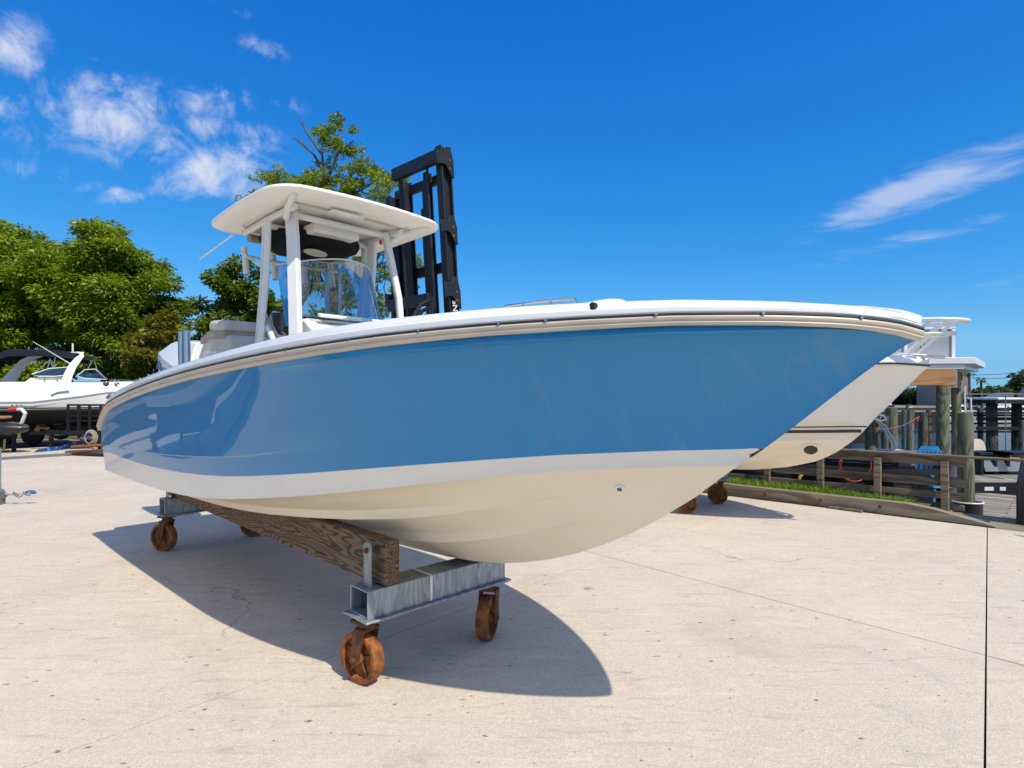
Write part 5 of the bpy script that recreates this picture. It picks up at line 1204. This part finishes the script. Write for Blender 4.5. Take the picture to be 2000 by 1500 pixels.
c = MB(); pts = []
for k_ in range(36):
    t = k_ / 35; pts.append((t * .52 + .03 * math.sin(23 * t), .04 * math.cos(17 * t) - .02, .16 + .025 * math.sin(31 * t) + .02 * t))
c.tube(pts, .010, 6); c.tube([(x, y + .05, z - .03 + .01 * math.sin(40 * x)) for x, y, z in pts[2:-4]], .009, 6); c.build('chain', M_GALV, tg)
c = MB(); c.tube([(.40, -.02, .20), (.46, 0, .215), (.52, .0, .21), (.54, .02, .18), (.48, .04, .17), (.42, .02, .18)], .016, 6); c.build('blue_strap', M_BLUEP, tg)
# ------------------------------------------------------------------ right side: fence, docks, pilings, water, far shore
fe = empty('rail_fence', kn(10.6, -2), math.atan2(D1.y, D1.x)); tag(fe, 'weathered grey brown four-rail timber fence along the grass strip', 'fence')
rr = np.random.default_rng(8)
for t in (-1.35, -2.2, -3.02, -3.88, -4.75, -5.6, -6.5, -7.4):
    c = MB(); c.box((0, 0, 0), (.095, .085, 1.0)); o = c.build('fence_post', M_FENCE, fe, bevel=.005); o.location = (t + 2, -.055, .27); o.rotation_euler = (rr.normal(0, .01), rr.normal(0, .01), 0)
for z, h, y, over in ((.765, .135, .02, .24), (.465, .12, .03, .25), (.255, .10, .035, .24), (.12, .085, .05, .22)):
    seg = (-1.35 + over, -3.02, -4.75, -6.5, -8.6)
    for a, b in zip(seg[:-1], seg[1:]):
        c = MB(); c.box((0, 0, 0), (abs(a - b) - .006, .042, h)); o = c.build('fence_rail', M_FENCE, fe, bevel=.005); o.location = ((a + b) / 2 + 2, y, z + rr.normal(0, .006)); o.rotation_euler = (rr.normal(0, .02), rr.normal(0, .006), 0)
c = MB(); c.box((0, 0, 0), (7.2, .14, .03)); o = c.build('top_cap', M_FENCE, fe, bevel=.004); o.location = (-1.75, .03, .848)

# timber dock below the fence, built of separate boards
dk = empty('wooden_dock', kn(12.3, 0, -.45)); dk.rotation_euler = (0, 0, math.atan2(D1.y, D1.x)); tag(dk, 'weathered grey timber dock below the end of the concrete', 'dock')
base = MB(); base.box((0, 0, 0), (4.6, .142, .04)); bo = base.build('dock_board', M_DOCK, dk, bevel=.004)
for i in range(36):
    for k_ in range(2):
        o = bo if i == k_ == 0 else bo.copy()
        if not i == k_ == 0: col.objects.link(o); o.parent = dk
        o.location = (-3.2 + 4.61 * k_ + rr.normal(0, .01), -.95 + i * .15, rr.normal(0, .004)); o.rotation_euler = (rr.normal(0, .012), 0, rr.normal(0, .001))
c = MB(); c.box((-.9, 1.7, -.16), (9.2, 5.3, .24)); c.build('dock_frame', M_DARKW, dk)
# farther raised dock behind a black fascia
dk2 = empty('raised_dock', at(1960, 770, 13.2)); dk2.location.z = -.18; tag(dk2, 'raised section of grey dock with a black fascia carrying white stickers', 'dock')
b2 = MB(); b2.box((0, 0, 0), (.19, 2.6, .04)); bo = b2.build('dock_board', M_DOCK, dk2, bevel=.004)
for i in range(34):
    o = bo if i == 0 else bo.copy()
    if i: col.objects.link(o); o.parent = dk2
    o.location = (-2.6 + i * .20, 1.15, rr.normal(0, .004)); o.rotation_euler = (rr.normal(0, .003), rr.normal(0, .01), rr.normal(0, .006))
c = MB(); c.box((.7, -.20, -.17), (6.8, .08, .30)); c.build('fascia', M_BLKM, dk2)
c = MB(); c.box((.7, -.10, .005), (6.8, .22, .045)); c.build('edge_board', M_DOCK, dk2)
for x, wd in ((-.52, .20), (-.22, .13)):
    c = MB(); c.box((x, -.243, -.15), (wd, .006, .08)); c.build('sticker', M_WPANEL, dk2)
c = MB(); c.box((.7, 1.1, -.2), (6.8, 2.3, .3)); c.build('dock_frame', M_DARKW, dk2)

# pilings, each its own tree trunk
def piling(u, v0, v1, Y, dia, m, label, lean=0.0, zb=None):
    b = at(u, v1, Y); t = at(u, v0, Y); z0 = zb if zb is not None else b.z
    root = tag(empty('dock_piling', (b.x, b.y, z0)), label, 'piling', 'timber dock pilings'); c = MB(); h = t.z - z0; r_ = dia / 2
    pts = [(lean * k * h + rr.normal(0, .006), 0, h * k) for k in np.linspace(0, 1, 7)]; c.tube(pts, [r_ * (1.06 - .1 * k) for k in np.linspace(0, 1, 7)], 14); c.build('trunk', m, root, angle=50); return root
P1 = piling(1888, 806, 985, 9.9, .235, M_PILE, 'thick greenish piling in a black plastic collar beside the fence end', -.015, -.55)
c = MB(); c.lathe([(.20, .0), (.21, .02), (.205, .30), (.215, .33), (.15, .335), (.14, .31)], 20, (.0, -.02, .17)); c.build('collar', M_BLK, P1)
c = MB(); c.tube([(.212 * math.cos(a), .212 * math.sin(a) - .02, .50) for a in np.linspace(0, 2 * PI, 25)[:-1]], .014, 6, closed=True); c.build('collar_rim', M_ALU, P1)
c = MB(); h = 1.98; c.tube([(-.02, 0, h), (-.03, 0, h + .26), (.07, 0, h + .25), (.08, 0, h)], .012, 6); c.tube([(-.03, 0, h + .1), (-.03, 0, h + .45)], .010, 6); c.build('mooring_hook', M_ALU, P1)
piling(1845, 752, 905, 12.1, .24, M_PILE, 'tall greenish piling holding up the front corner of the platform', -.012, -1.6)
piling(1871, 757, 885, 14.0, .20, M_PILE, 'slimmer greenish piling just behind the front platform piling', -.015, -1.6)
piling(1700, 762, 905, 13.0, .22, M_PILE, 'piling under the platform hidden partly by the white bow', 0, -1.6)
for u, v0, Y, d_, m, lb in ((1776, 800, 19, .22, M_PILE, 'short pale green piling left of the pennant string, nearer of a pair'), (1768, 801, 20.5, .22, M_PILE, 'short pale green piling left of the pennant string, farther of a pair'), (1803, 806, 24, .34, M_PILEO, 'dark stubby piling in the water behind the blue chair'), (1742, 796, 26, .5, M_PILE, 'wide mossy piling under the bow of the white boat'),
                           (1700, 812, 22, .25, M_PILEO, 'dark piling behind the white ladder pipes'), (1728, 812, 23, .25, M_PILEO, 'dark piling just right of the white ladder pipes'),
                           (1938, 781, 34, .55, M_PILEO, 'heavy brown piling carrying the far boat lift, left one'), (1986, 783, 34, .5, M_PILEO, 'heavy brown piling carrying the far boat lift, right one'), (1996, 822, 33, .3, M_PILEO, 'short brown piling at the right edge beside the boat lift')):
    piling(u, v0, 860, Y, d_, m, lb, rr.normal(0, .01), -1.7)
# raised platform with white fascia and panels
pf = empty('raised_platform', at(1862, 770, 12.0)); pf.location.z = 0; pf.rotation_euler = (0, 0, R(-9)); tag(pf, 'raised timber platform with white fascia and white wall panels over the dock', 'platform')
def pz(v): return EYE + (VHZ - v) / FPX * 12.0
c = MB(); c.box((-2.3, .07, (pz(721) + pz(753)) / 2), (4.7, .14, pz(721) - pz(753))); c.build('front_beam', M_PINE, pf, bevel=.01)
c = MB(); c.beam((.0, .12, 2.08), (1.22, 2.1, 2.08), .10, .32); c.build('side_beam', M_PINE, pf, bevel=.01)
c = MB(); c.box((.035, .02, 2.10), (.09, .02, .42)); c.build('steel_bracket', M_GALV, pf)
for i in range(8):
    c = MB(); c.beam((-4.5 + i * .58, .2, 2.12), (-3.4 + i * .58, 2.2, 2.12), .05, .24); c.build('joist', M_PINE, pf)
c = MB(); P = [(-4.7, -.05), (.38, -.05), (1.9, 2.3), (-3.4, 2.3)]; c.prism(P, pz(711), pz(698), None); c.build('deck_fascia', M_WPANEL, pf, bevel=.01)
c = MB(); c.prism([(-4.6, .0), (.2, .0), (1.7, 2.2), (-3.4, 2.2)], pz(720), pz(711.5), None); c.build('deck_soffit', M_ALU, pf)
c = MB(); c.box((-2.4, .35, (pz(640) + pz(698)) / 2 + .01), (5.1, .04, pz(640) - pz(698) - .02)); c.build('wall_panel', M_WALLP, pf)
for x in (-1.62, -.75, .16):
    c = MB(); c.box((x, .32, (pz(638) + pz(698)) / 2 + .01), (.06, .06, pz(638) - pz(698))); c.build('panel_post', M_WPANEL, pf)
c = MB(); c.box((-2.4, .33, pz(640) + .03), (5.2, .08, .05)); c.build('panel_cap', M_ALU, pf)
c = MB(); c.tube([(-.58, .05, 2.53), (-.60, .02, 2.75), (-.56, .0, 2.82), (-.52, .02, 2.76)], .010, 6); c.build('shore_tap', M_GREYP, pf)

# things on the dock behind the fence
def thing_mb(name, label, cat, m, fn, bevel=.01, angle=35, group=None):
    c = MB(); fn(c); return tag(c.build(name, m, None, angle=angle, bevel=bevel), label, cat, group)
q = at(1864, 940, 11.3); br_ = empty('trash_barrel', (q.x, q.y, -.43)); tag(br_, 'dark grey plastic barrel between the fence end and the collared piling', 'barrel')
c = MB(); c.lathe([(.19, 0), (.20, .04), (.205, .3), (.212, .32), (.205, .34), (.205, .60), (.212, .62), (.205, .64), (.2, .88), (.18, .9)], 22); c.build('barrel_body', M_GREYP, br_)
c = MB(); c.lathe([(.205, .9), (.21, .93), (.16, .97)], 22); c.build('barrel_lid', M_BLK, br_)
# blue plastic chair
q = at(1815, 900, 11.6); ch = empty('plastic_chair', (q.x, q.y, -.43)); tag(ch, 'blue plastic chair with high back behind the fence', 'chair')
c = MB(); rows = []
for z, hw in ((.42, .22), (.6, .25), (.85, .27), (1.05, .25), (1.16, .16)):
    rows.append([(hw * x, .04 * x * x - .06 * (z - .42), z) for x in np.linspace(-1, 1, 9)])
c.grid(rows); o = c.build('backrest', M_BLUEP, ch, angle=60, recalc=False)
for x in np.linspace(-.16, .16, 5):
    c = MB(); c.beam((x, -.03, .50), (x, -.065, 1.06), .025, .012, up=(0, 1, 0)); c.build('slat', M_TARP, o)
c = MB(); c.box((0, -.22, .41), (.46, .44, .04)); c.build('seat', M_BLUEP, ch, bevel=.015)
for x in (-.2, .2):
    for y in (-.4, 0): 
        c = MB(); c.beam((x, y, 0), (x * .95, y, .41), .04, .04); c.build('leg', M_BLUEP, ch)
    c = MB(); c.beam((x * 1.15, -.42, .62), (x * 1.15, .0, .66), .06, .03); c.beam((x * 1.1, -.40, .41), (x * 1.15, -.41, .62), .04, .04); c.build('armrest', M_BLUEP, ch)
# inflatable dinghy and dark boxes behind the rails
dg = empty('inflatable_dinghy', at(1690, 770, 12.3)); dg.location.z = -.2; dg.rotation_euler = (0, 0, math.atan2(D1.y, D1.x)); tag(dg, 'black inflatable dinghy lying on the dock behind the fence', 'dinghy')
c = MB(); c.tube([(-1.3, .45, .3), (.5, .45, .32), (1.1, .25, .36), (1.3, 0, .38), (1.1, -.25, .36), (.5, -.45, .32), (-1.3, -.45, .3)], .15, 12); c.build('tube', M_BLKR, dg)
c = MB(); c.box((-.2, 0, .18), (2.2, .8, .08)); c.build('floor', M_BLKR, dg)
for i, (u, v, Y, s_, m, lb) in enumerate(((1700, 885, 13.6, (.62, .3, .30), M_WPANEL, 'white cooler with a flat lid behind the top fence rail'), (1738, 886, 13.4, (.42, .3, .26), M_WPANEL, 'small white cooler right of the larger one behind the fence'), (1771, 890, 12.9, (.85, .5, .42), M_GREYP, 'grey dock box with a flat lid behind the top fence rail'), (1690, 930, 12.2, (1.1, .6, .55), M_BLK, 'low black dock box behind the fence beside the red hose'), (1790, 945, 11.7, (1.3, .6, .5), M_BLK, 'long black dock box behind the lower fence rails'))):
    q = at(u, v, Y); bx = empty('dock_box', (q.x, q.y, -.43 if i > 1 else q.z - s_[2])); tag(bx, lb, 'box'); top_ = q.z - bx.location.z + .05
    c = MB(); c.box((0, 0, top_ / 2), (s_[0], s_[1], top_)); c.build('box_body', m, bx, bevel=.02); c = MB(); c.box((0, 0, top_ + .02), (s_[0] + .05, s_[1] + .05, .05)); c.build('lid', m, bx, bevel=.012)
    if i < 2:
        c = MB(); c.box((0, 0, -.5 * (q.z - s_[2] + .43)), (s_[0] * .9, s_[1], (q.z - s_[2] + .43) - .01)); c.build('base', M_DARKW, bx)
q = at(1672, 908, 11.5)
c = MB()
for k_ in range(2): c.tube([(q.x + (.36 + .012 * k_) * math.cos(a), q.y + .03 * k_ + .1 * math.cos(a), q.z + (.30 + .008 * k_) * math.sin(a) - .02) for a in np.linspace(0, 2 * PI, 26)[:-1]], .009, 6, closed=True)
tag(c.build('red_hose', M_RED), 'red hose coiled upright behind the second fence rail', 'hose')
q = at(1583, 935, 11.6); c = MB()
for k_ in range(3): c.tube([(q.x + .22 * math.cos(a), q.y + .03 * k_, q.z - .05 + .18 * math.sin(a)) for a in np.linspace(0, 2 * PI, 22)[:-1]], .015, 6, closed=True)
tag(c.build('yellow_hose', M_YELL), 'yellow hose coiled behind the fence under the white bow', 'hose')
ww = empty('dock_wall', kn(13.8, -5.6, 0)); ww.rotation_euler = (0, 0, math.atan2(D1.y, D1.x)); tag(ww, 'dark timber dock edge with low boards behind the fence', 'dock wall')
for z in (-.3, -.12, .06, .24, .42):
    c = MB(); c.box((0, 0, z), (6.2, .05, .165)); c.build('board', M_DARKW, ww)
for x in np.linspace(-3, 3, 6):
    c = MB(); c.box((x, .06, 0), (.1, .1, 1.1)); c.build('post', M_DARKW, ww)
c = MB(); c.box((0, .02, .53), (6.2, .18, .04)); c.build('cap_board', M_FENCE, ww)
# white ladder pipes over the dock edge
la = empty('dock_ladder', at(1730, 850, 14.5)); tag(la, 'white pipe ladder rails bent over the dock edge', 'ladder'); o0 = la.location.copy()
for du in (0, 7):
    c = MB(); c.tube([at(1708 + du * .6, 818, 14.5) - o0, at(1722 + du, 832, 14.5) - o0, at(1740 + du, 862, 14.5) - o0, at(1744 + du, 880, 14.5) - o0], .022, 8); c.build('ladder_rail', M_ALU, la)
for k_ in (.35, .7):
    c = MB(); a = at(1722 + 18 * k_, 832 + 30 * k_, 14.5) - o0; c.tube([a, a + Vector((.09, 0, 0))], .012, 6); c.build('rung', M_ALU, la)
# pennant string
pn = empty('pennant_string', at(1745, 830, 15.5)); tag(pn, 'string of red and blue triangular pennants over the water', 'pennants'); o0 = pn.location.copy()
pp = [(1690, 838), (1712, 836), (1735, 838), (1760, 832), (1778, 824), (1796, 813)]
c = MB(); c.tube([at(u, v, 15.5) - o0 for u, v in pp], .006, 5); c.build('cord', M_ROPE, pn)
for i, k_ in enumerate(np.linspace(.05, .97, 12)):
    u = 1690 + 106 * k_; v = float(np.interp(u, [p[0] for p in pp], [p[1] for p in pp])); a = at(u - 3.2, v, 15.5) - o0; b = at(u + 3.2, v - .5, 15.5) - o0; d_ = at(u + .4, v + 9, 15.5) - o0; n_ = Vector((0, .004, 0))
    c = MB(); c.add([a, b, d_, a + n_, b + n_, d_ + n_], [(0, 1, 2), (5, 4, 3), (0, 3, 4, 1), (1, 4, 5, 2), (2, 5, 3, 0)]); c.build('pennant', M_RED if i in (0, 2, 6, 10, 11) else M_TARP, pn, angle=0)
# black ribbed panel at the right edge
bp = empty('ribbed_bin', (7.22, 7.98, -.3)); bp.rotation_euler = (0, 0, R(38)); tag(bp, 'black ribbed plastic bin standing at the right edge of the concrete', 'bin')
c = MB(); c.prism([(-.02, 0), (.9, 0), (.9, 1.12), (.24, 1.12), (-.02, .80)], -.3, .3, lambda x, z, y: (x, y, z)); c.build('bin_body', M_BLK, bp, bevel=.02)
for x in np.linspace(.1, .8, 6):
    c = MB(); c.box((x, -.315, .45), (.05, .04, .80)); c.build('rib', M_BLK, bp, bevel=.012)
for y in (-.2, 0, .2):
    c = MB(); c.box((-.035, y, .4), (.04, .06, .72)); c.build('rib', M_BLK, bp, bevel=.012)
c = MB(); q = G(1998, 1048); c.add([(q.x - .03, q.y + .12, .004), (q.x + .5, q.y - .35, .004), (q.x + .55, q.y - .55, .004), (q.x - .0, q.y - .15, .004)], [(3, 2, 1, 0)]); tag(c.build('yellow_marking', M_YELL, angle=0, recalc=False), kind='structure')
# workboat / barge beyond the dock on the right
bg_ = empty('work_skiff', at(1965, 770, 17.5)); bg_.location.z = -1.2; tag(bg_, 'grey aluminium work skiff with tan boards moored beyond the dock', 'skiff')
c = MB(); rows = []
for x, hw, zt in ((-1.1, .25, 1.05), (-.8, .6, 1.0), (0, .8, .95), (1.6, .85, .95), (2.6, .8, .98)):
    rows.append([(x, -hw, zt), (x, -hw * .8, .1), (x, 0, -.05), (x, hw * .8, .1), (x, hw, zt)])
c.grid(rows); c.build('hull', M_GREYP, bg_, angle=40)
for i, y in enumerate((-.5, -.1, .3)):
    c = MB(); c.box((.9, y, 1.0), (2.4, .34, .04)); c.build('plank', M_YELL if i == 0 else M_PINE, bg_)
c = MB(); c.box((.35, -.3, 1.12), (.22, .2, .22)); c.build('crate', M_PINE, bg_, bevel=.01)
c = MB(); c.tube([(.75, -.6, .2), (.78, -.6, 1.4)], .03, 6); c.build('pole', M_PINE, bg_)
# solar-grey dock tables
for u, w_, lb in ((1928, .62, 'low dock table with blue-grey sheet top, left'), (1975, 1.15, 'wide low dock table with blue-grey sheet top, right')):
    q = at(u, 890, 14.2); tb_ = empty('dock_table', (q.x, q.y, -.16)); tag(tb_, lb + ' on the raised dock', 'table', 'dock tables')
    c = MB(); c.box((0, 0, .50), (w_ + .15, .55, .06)); c.build('table_top', M_BLKM, tb_)
    c = MB(); c.box((0, -.22, .22), (w_ - .08, .03, .30), rotm(R(-24), 0, 0)); c.build('front_sheet', M_ROOFM, tb_)
    for x in (-1, 1):
        c = MB(); c.box((x * w_ / 2, 0, .24), (.07, .5, .47)); c.build('leg', M_BLKM, tb_)
q = at(1905, 885, 15.6); c = MB(); c.lathe([(.32, -.10), (.42, -.08), (.42, .08), (.32, .10)], 24, (q.x, q.y, .15), rotm(R(90), 0, R(30))); tag(c.build('tan_tyre', M_RAIL, None), 'tan round fender standing at the dock edge beside the collared piling', 'fender')

# far piers and boats on the water
def pier(label, Y, u0, u1, z, bays, m=M_DARKW, walers=(.0, -.35)):
    a, b = at(u0, 770, Y).x, at(u1, 770, Y).x; r_ = empty('timber_pier', ((a + b) / 2, Y, -1.25)); tag(r_, label, 'pier', 'timber piers across the water'); L_ = b - a
    c = MB(); c.box((0, .5, z + 1.25), (L_, 1.6, .09)); c.build('deck', M_DARKW, r_)
    for dz in walers:
        c = MB(); c.box((0, -.32, z + 1.25 + dz - .12), (L_, .08, .11)); c.build('waler', m, r_)
    for x in np.linspace(-L_ / 2 + .3, L_ / 2 - .3, bays):
        c = MB(); c.tube([(x, -.2, -.5), (x + rr.normal(0, .03), -.2, z + 1.25 + rr.uniform(.1, .9))], .14, 10); c.build('piling', M_PILEO, r_)
pier('middle timber pier with low walers below the boat lift', 36, 1500, 2120, .60, 7, walers=(0, -.5, -1.0))
pier('farthest timber pier in front of the far shore', 58, 1400, 2140, .35, 11, walers=(0, -.6))
for i in range(7):
    pass
lf = empty('boat_lift', at(1962, 770, 34)); lf.location.z = -1.25; tag(lf, 'timber boat lift with a white tarped deck on heavy pilings', 'boat lift')
c = MB(); c.box((.2, 0, 2.58), (3.4, 2.4, .2)); c.build('lift_deck', M_DARKW, lf); c = MB(); c.box((.0, 0, 2.74), (2.6, 2.2, .14)); c.build('white_cover', M_ALU, lf, bevel=.04)
c = MB(); c.box((.85, -.6, 3.05), (.8, .8, .6), taper=.5); c.build('covered_motor', M_GREYP, lf, bevel=.05)
for z in (1.6, 1.05):
    c = MB(); c.box((.3, -.4, z), (4.4, .16, .18)); c.build('waler', M_DARKW, lf)
rl = empty('rail_line', at(1950, 770, 16.5)); tag(rl, 'long grey handrail running along the near dock above the water', 'rail'); 
c = MB(); c.tube([(-1.0, 0, 0.0), (3.5, 0, 0.0)], .016, 6); c.build('handrail', M_GREYP, rl)
for x in (-.9, .2, 1.4, 2.6):
    c = MB(); c.tube([(x, 0, -2.2), (x, 0, 0)], .014, 6); c.build('stanchion', M_GREYP, rl)
def far_boat(u, Y, L_, label, cab=True):
    p = at(u, 770, Y); r_ = empty('moored_boat', (p.x, p.y, -1.25)); tag(r_, label, 'boat', 'boats moored at the far docks'); c = MB(); rows = []
    for x, hw, zt, zb in ((-.5, .42, .95, .05), (-.2, .5, .95, 0), (.2, .46, 1.05, 0), (.42, .25, 1.2, .25), (.5, .02, 1.3, .9)):
        hw *= L_ * .32; x *= L_; rows.append([(x, -hw, zt), (x, -hw * .75, zb), (x, hw * .75, zb), (x, hw, zt), (x, 0, zt - .02), (x, -hw, zt)])
    c.grid(rows); c.build('hull', M_WHITE, r_, angle=40)
    if cab:
        c = MB(); c.box((-.05 * L_, 0, 1.35), (.38 * L_, .2 * L_, .8), taper=.75); c.build('cabin', M_WHITE, r_, bevel=.05); c = MB(); c.box((-.05 * L_, 0, 1.42), (.345 * L_, .205 * L_, .28)); c.build('cabin_window', M_DASH, r_)
for u, Y, L_, lb, cab in ((1868, 70, 6, 'small white boat left of the tallest mooring hook', True), (1905, 78, 7, 'low white boat at the far shore between the two palms', False), (1945, 62, 7.5, 'white cabin boat below the grey gabled roof', True), (1990, 66, 8, 'white boat at the right edge under the far trees', True), (1780, 66, 6, 'white boat behind the platform pilings', False), (1725, 80, 8, 'white cabin boat glimpsed under the platform', True)):
    far_boat(u, Y, L_, lb, cab)
# far shore: house, roof, trees, palms, wires
hs_ = empty('grey_house', at(1868, 770, 92)); hs_.location.z = -.9; tag(hs_, 'grey brown house with an orange window behind the platform', 'house')
zt = EYE + (770 - 712) / FPX * 92 + .9
c = MB(); c.box((0, 3, zt / 2), (4.2, 6, zt)); c.build('wall', M_HOUSE, hs_)
c = MB(); c.box((0, 3, zt + .15), (4.8, 6.6, .3)); c.build('roof', M_HOUSE, hs_)
c = MB(); c.box((.35, -.03, zt - 1.7), (.95, .08, 1.15)); wn = c.build('window', M_DWIN, hs_)
c = MB()
for x in (-.14, .84): c.box((x, -.05, zt - 1.7), (.1, .1, 1.3))
c.box((.35, -.05, zt - 1.08), (1.1, .1, .1)); c.build('window_frame', M_BLKM, wn)
gh = empty('gabled_cottage', at(1948, 770, 88)); gh.location.z = -.9; tag(gh, 'small cottage with blue-grey gabled roof at the far shore', 'house')
c = MB(); c.box((0, 0, 1.0), (2.2, 3, 2.0)); c.build('wall', M_WPANEL, gh); c = MB(); c.prism([(-1.5, 1.95), (1.2, 1.95), (1.0, 2.9)], -1.6, 1.6, lambda x, z, y: (x, y, z)); c.build('roof', M_ROOFM, gh)
rr2 = np.random.default_rng(99)
FT_ = [(1560, 110, 748, 5, 'trees'), (1620, 108, 752, 4, ''), (1680, 104, 756, 4, ''), (1730, 106, 752, 4, ''), (1790, 103, 757, 3.6, ''), (1830, 104, 760, 3.2, ''), (1878, 98, 764, 2.6, ''), (1906, 96, 760, 2.2, ''), (1928, 96, 764, 2.2, ''), (1952, 98, 752, 3.6, ''), (1978, 99, 744, 4.2, ''), (2012, 97, 738, 5.2, ''), (2060, 99, 740, 6, ''), (2130, 99, 738, 7, ''), (1480, 112, 750, 5, ''), (1400, 114, 752, 5, '')]
words = ['leftmost bushy tree of the far shore, low and dark', 'second bushy tree from the left on the far shore', 'low round tree on the far shore left of the platform pilings', 'far shore tree seen under the middle of the platform', 'far shore tree seen just left of the front platform piling', 'far shore tree between the two platform pilings', 'low bush in front of the grey brown house', 'low bush below the ragged pale palm', 'low bush below the dark round palm', 'dark pointed tree behind the gabled cottage', 'tall bright tree right of the gabled cottage', 'tallest dense tree at the right edge of the far shore', 'dense far tree beyond the right edge, partly in view', 'large far tree beyond the right edge', 'far tree behind the white bow', 'far tree hidden mostly behind the blue bow']
for i, (u, Y, vt, r_, _) in enumerate(FT_):
    if u > 2040 or u < 1600: continue
    p = at(u, vt, Y); h = p.z + .9; tree('shore_tree', (p.x, p.y, -.9), [((p.x, p.y, -.9 + h * .52), r_ * .85, r_ * .7, h * .48, 1)], M_LEAF5, words[i], r_ * .28, 22, 130, .75, .38, 200 + i, h * .6, .2, 'trees on the far shore')
def palm(u, vt, Y, label, m, rad, drop=.5):
    p = at(u, vt, Y); r_ = empty('palm_tree', (p.x, p.y, -.9)); tag(r_, label, 'palm tree'); h = p.z + .9; c = MB(); c.tube([(.15, 0, 0), (.05, 0, h * .5), (0, 0, h - .3)], [.22, .17, .15], 8); c.build('trunk', M_TRUNK, r_)
    f = MB()
    for k_ in range(26):
        a = rr2.uniform(0, 2 * PI); el = rr2.uniform(-.6, 1.0); d = Vector((math.cos(a) * math.cos(el), math.sin(a) * math.cos(el), math.sin(el))); sd = d.cross(Vector((0, 0, 1))).normalized() * rad * .14
        b0 = Vector((0, 0, h - .2)); mid = b0 + d * rad * .6; tp = b0 + d * rad + Vector((0, 0, -drop * rad * .5)); f.add([b0, mid + sd, tp, mid - sd], [(0, 1, 2, 3)])
    f.build('crown', m, r_, angle=0, recalc=False)
palm(1893, 726, 84, 'ragged pale palm right of the grey house', M_PALMW, 1.0); palm(1916, 740, 90, 'dark round-headed palm standing clear against the sky', M_LEAF5, 1.05, .7)
pw = empty('utility_wires', at(1950, 735, 89)); tag(pw, 'thin overhead wires crossing the sky to the far trees', 'wires'); o0 = pw.location.copy()
for v0, v1 in ((733, 727), (738, 738)):
    c = MB(); c.tube([at(1890, v0, 89) - o0, at(1950, (v0 + v1) / 2 + 1, 89) - o0, at(2040, v1 - 4, 89) - o0], .035, 4); c.build('wire', M_BLKM, pw)
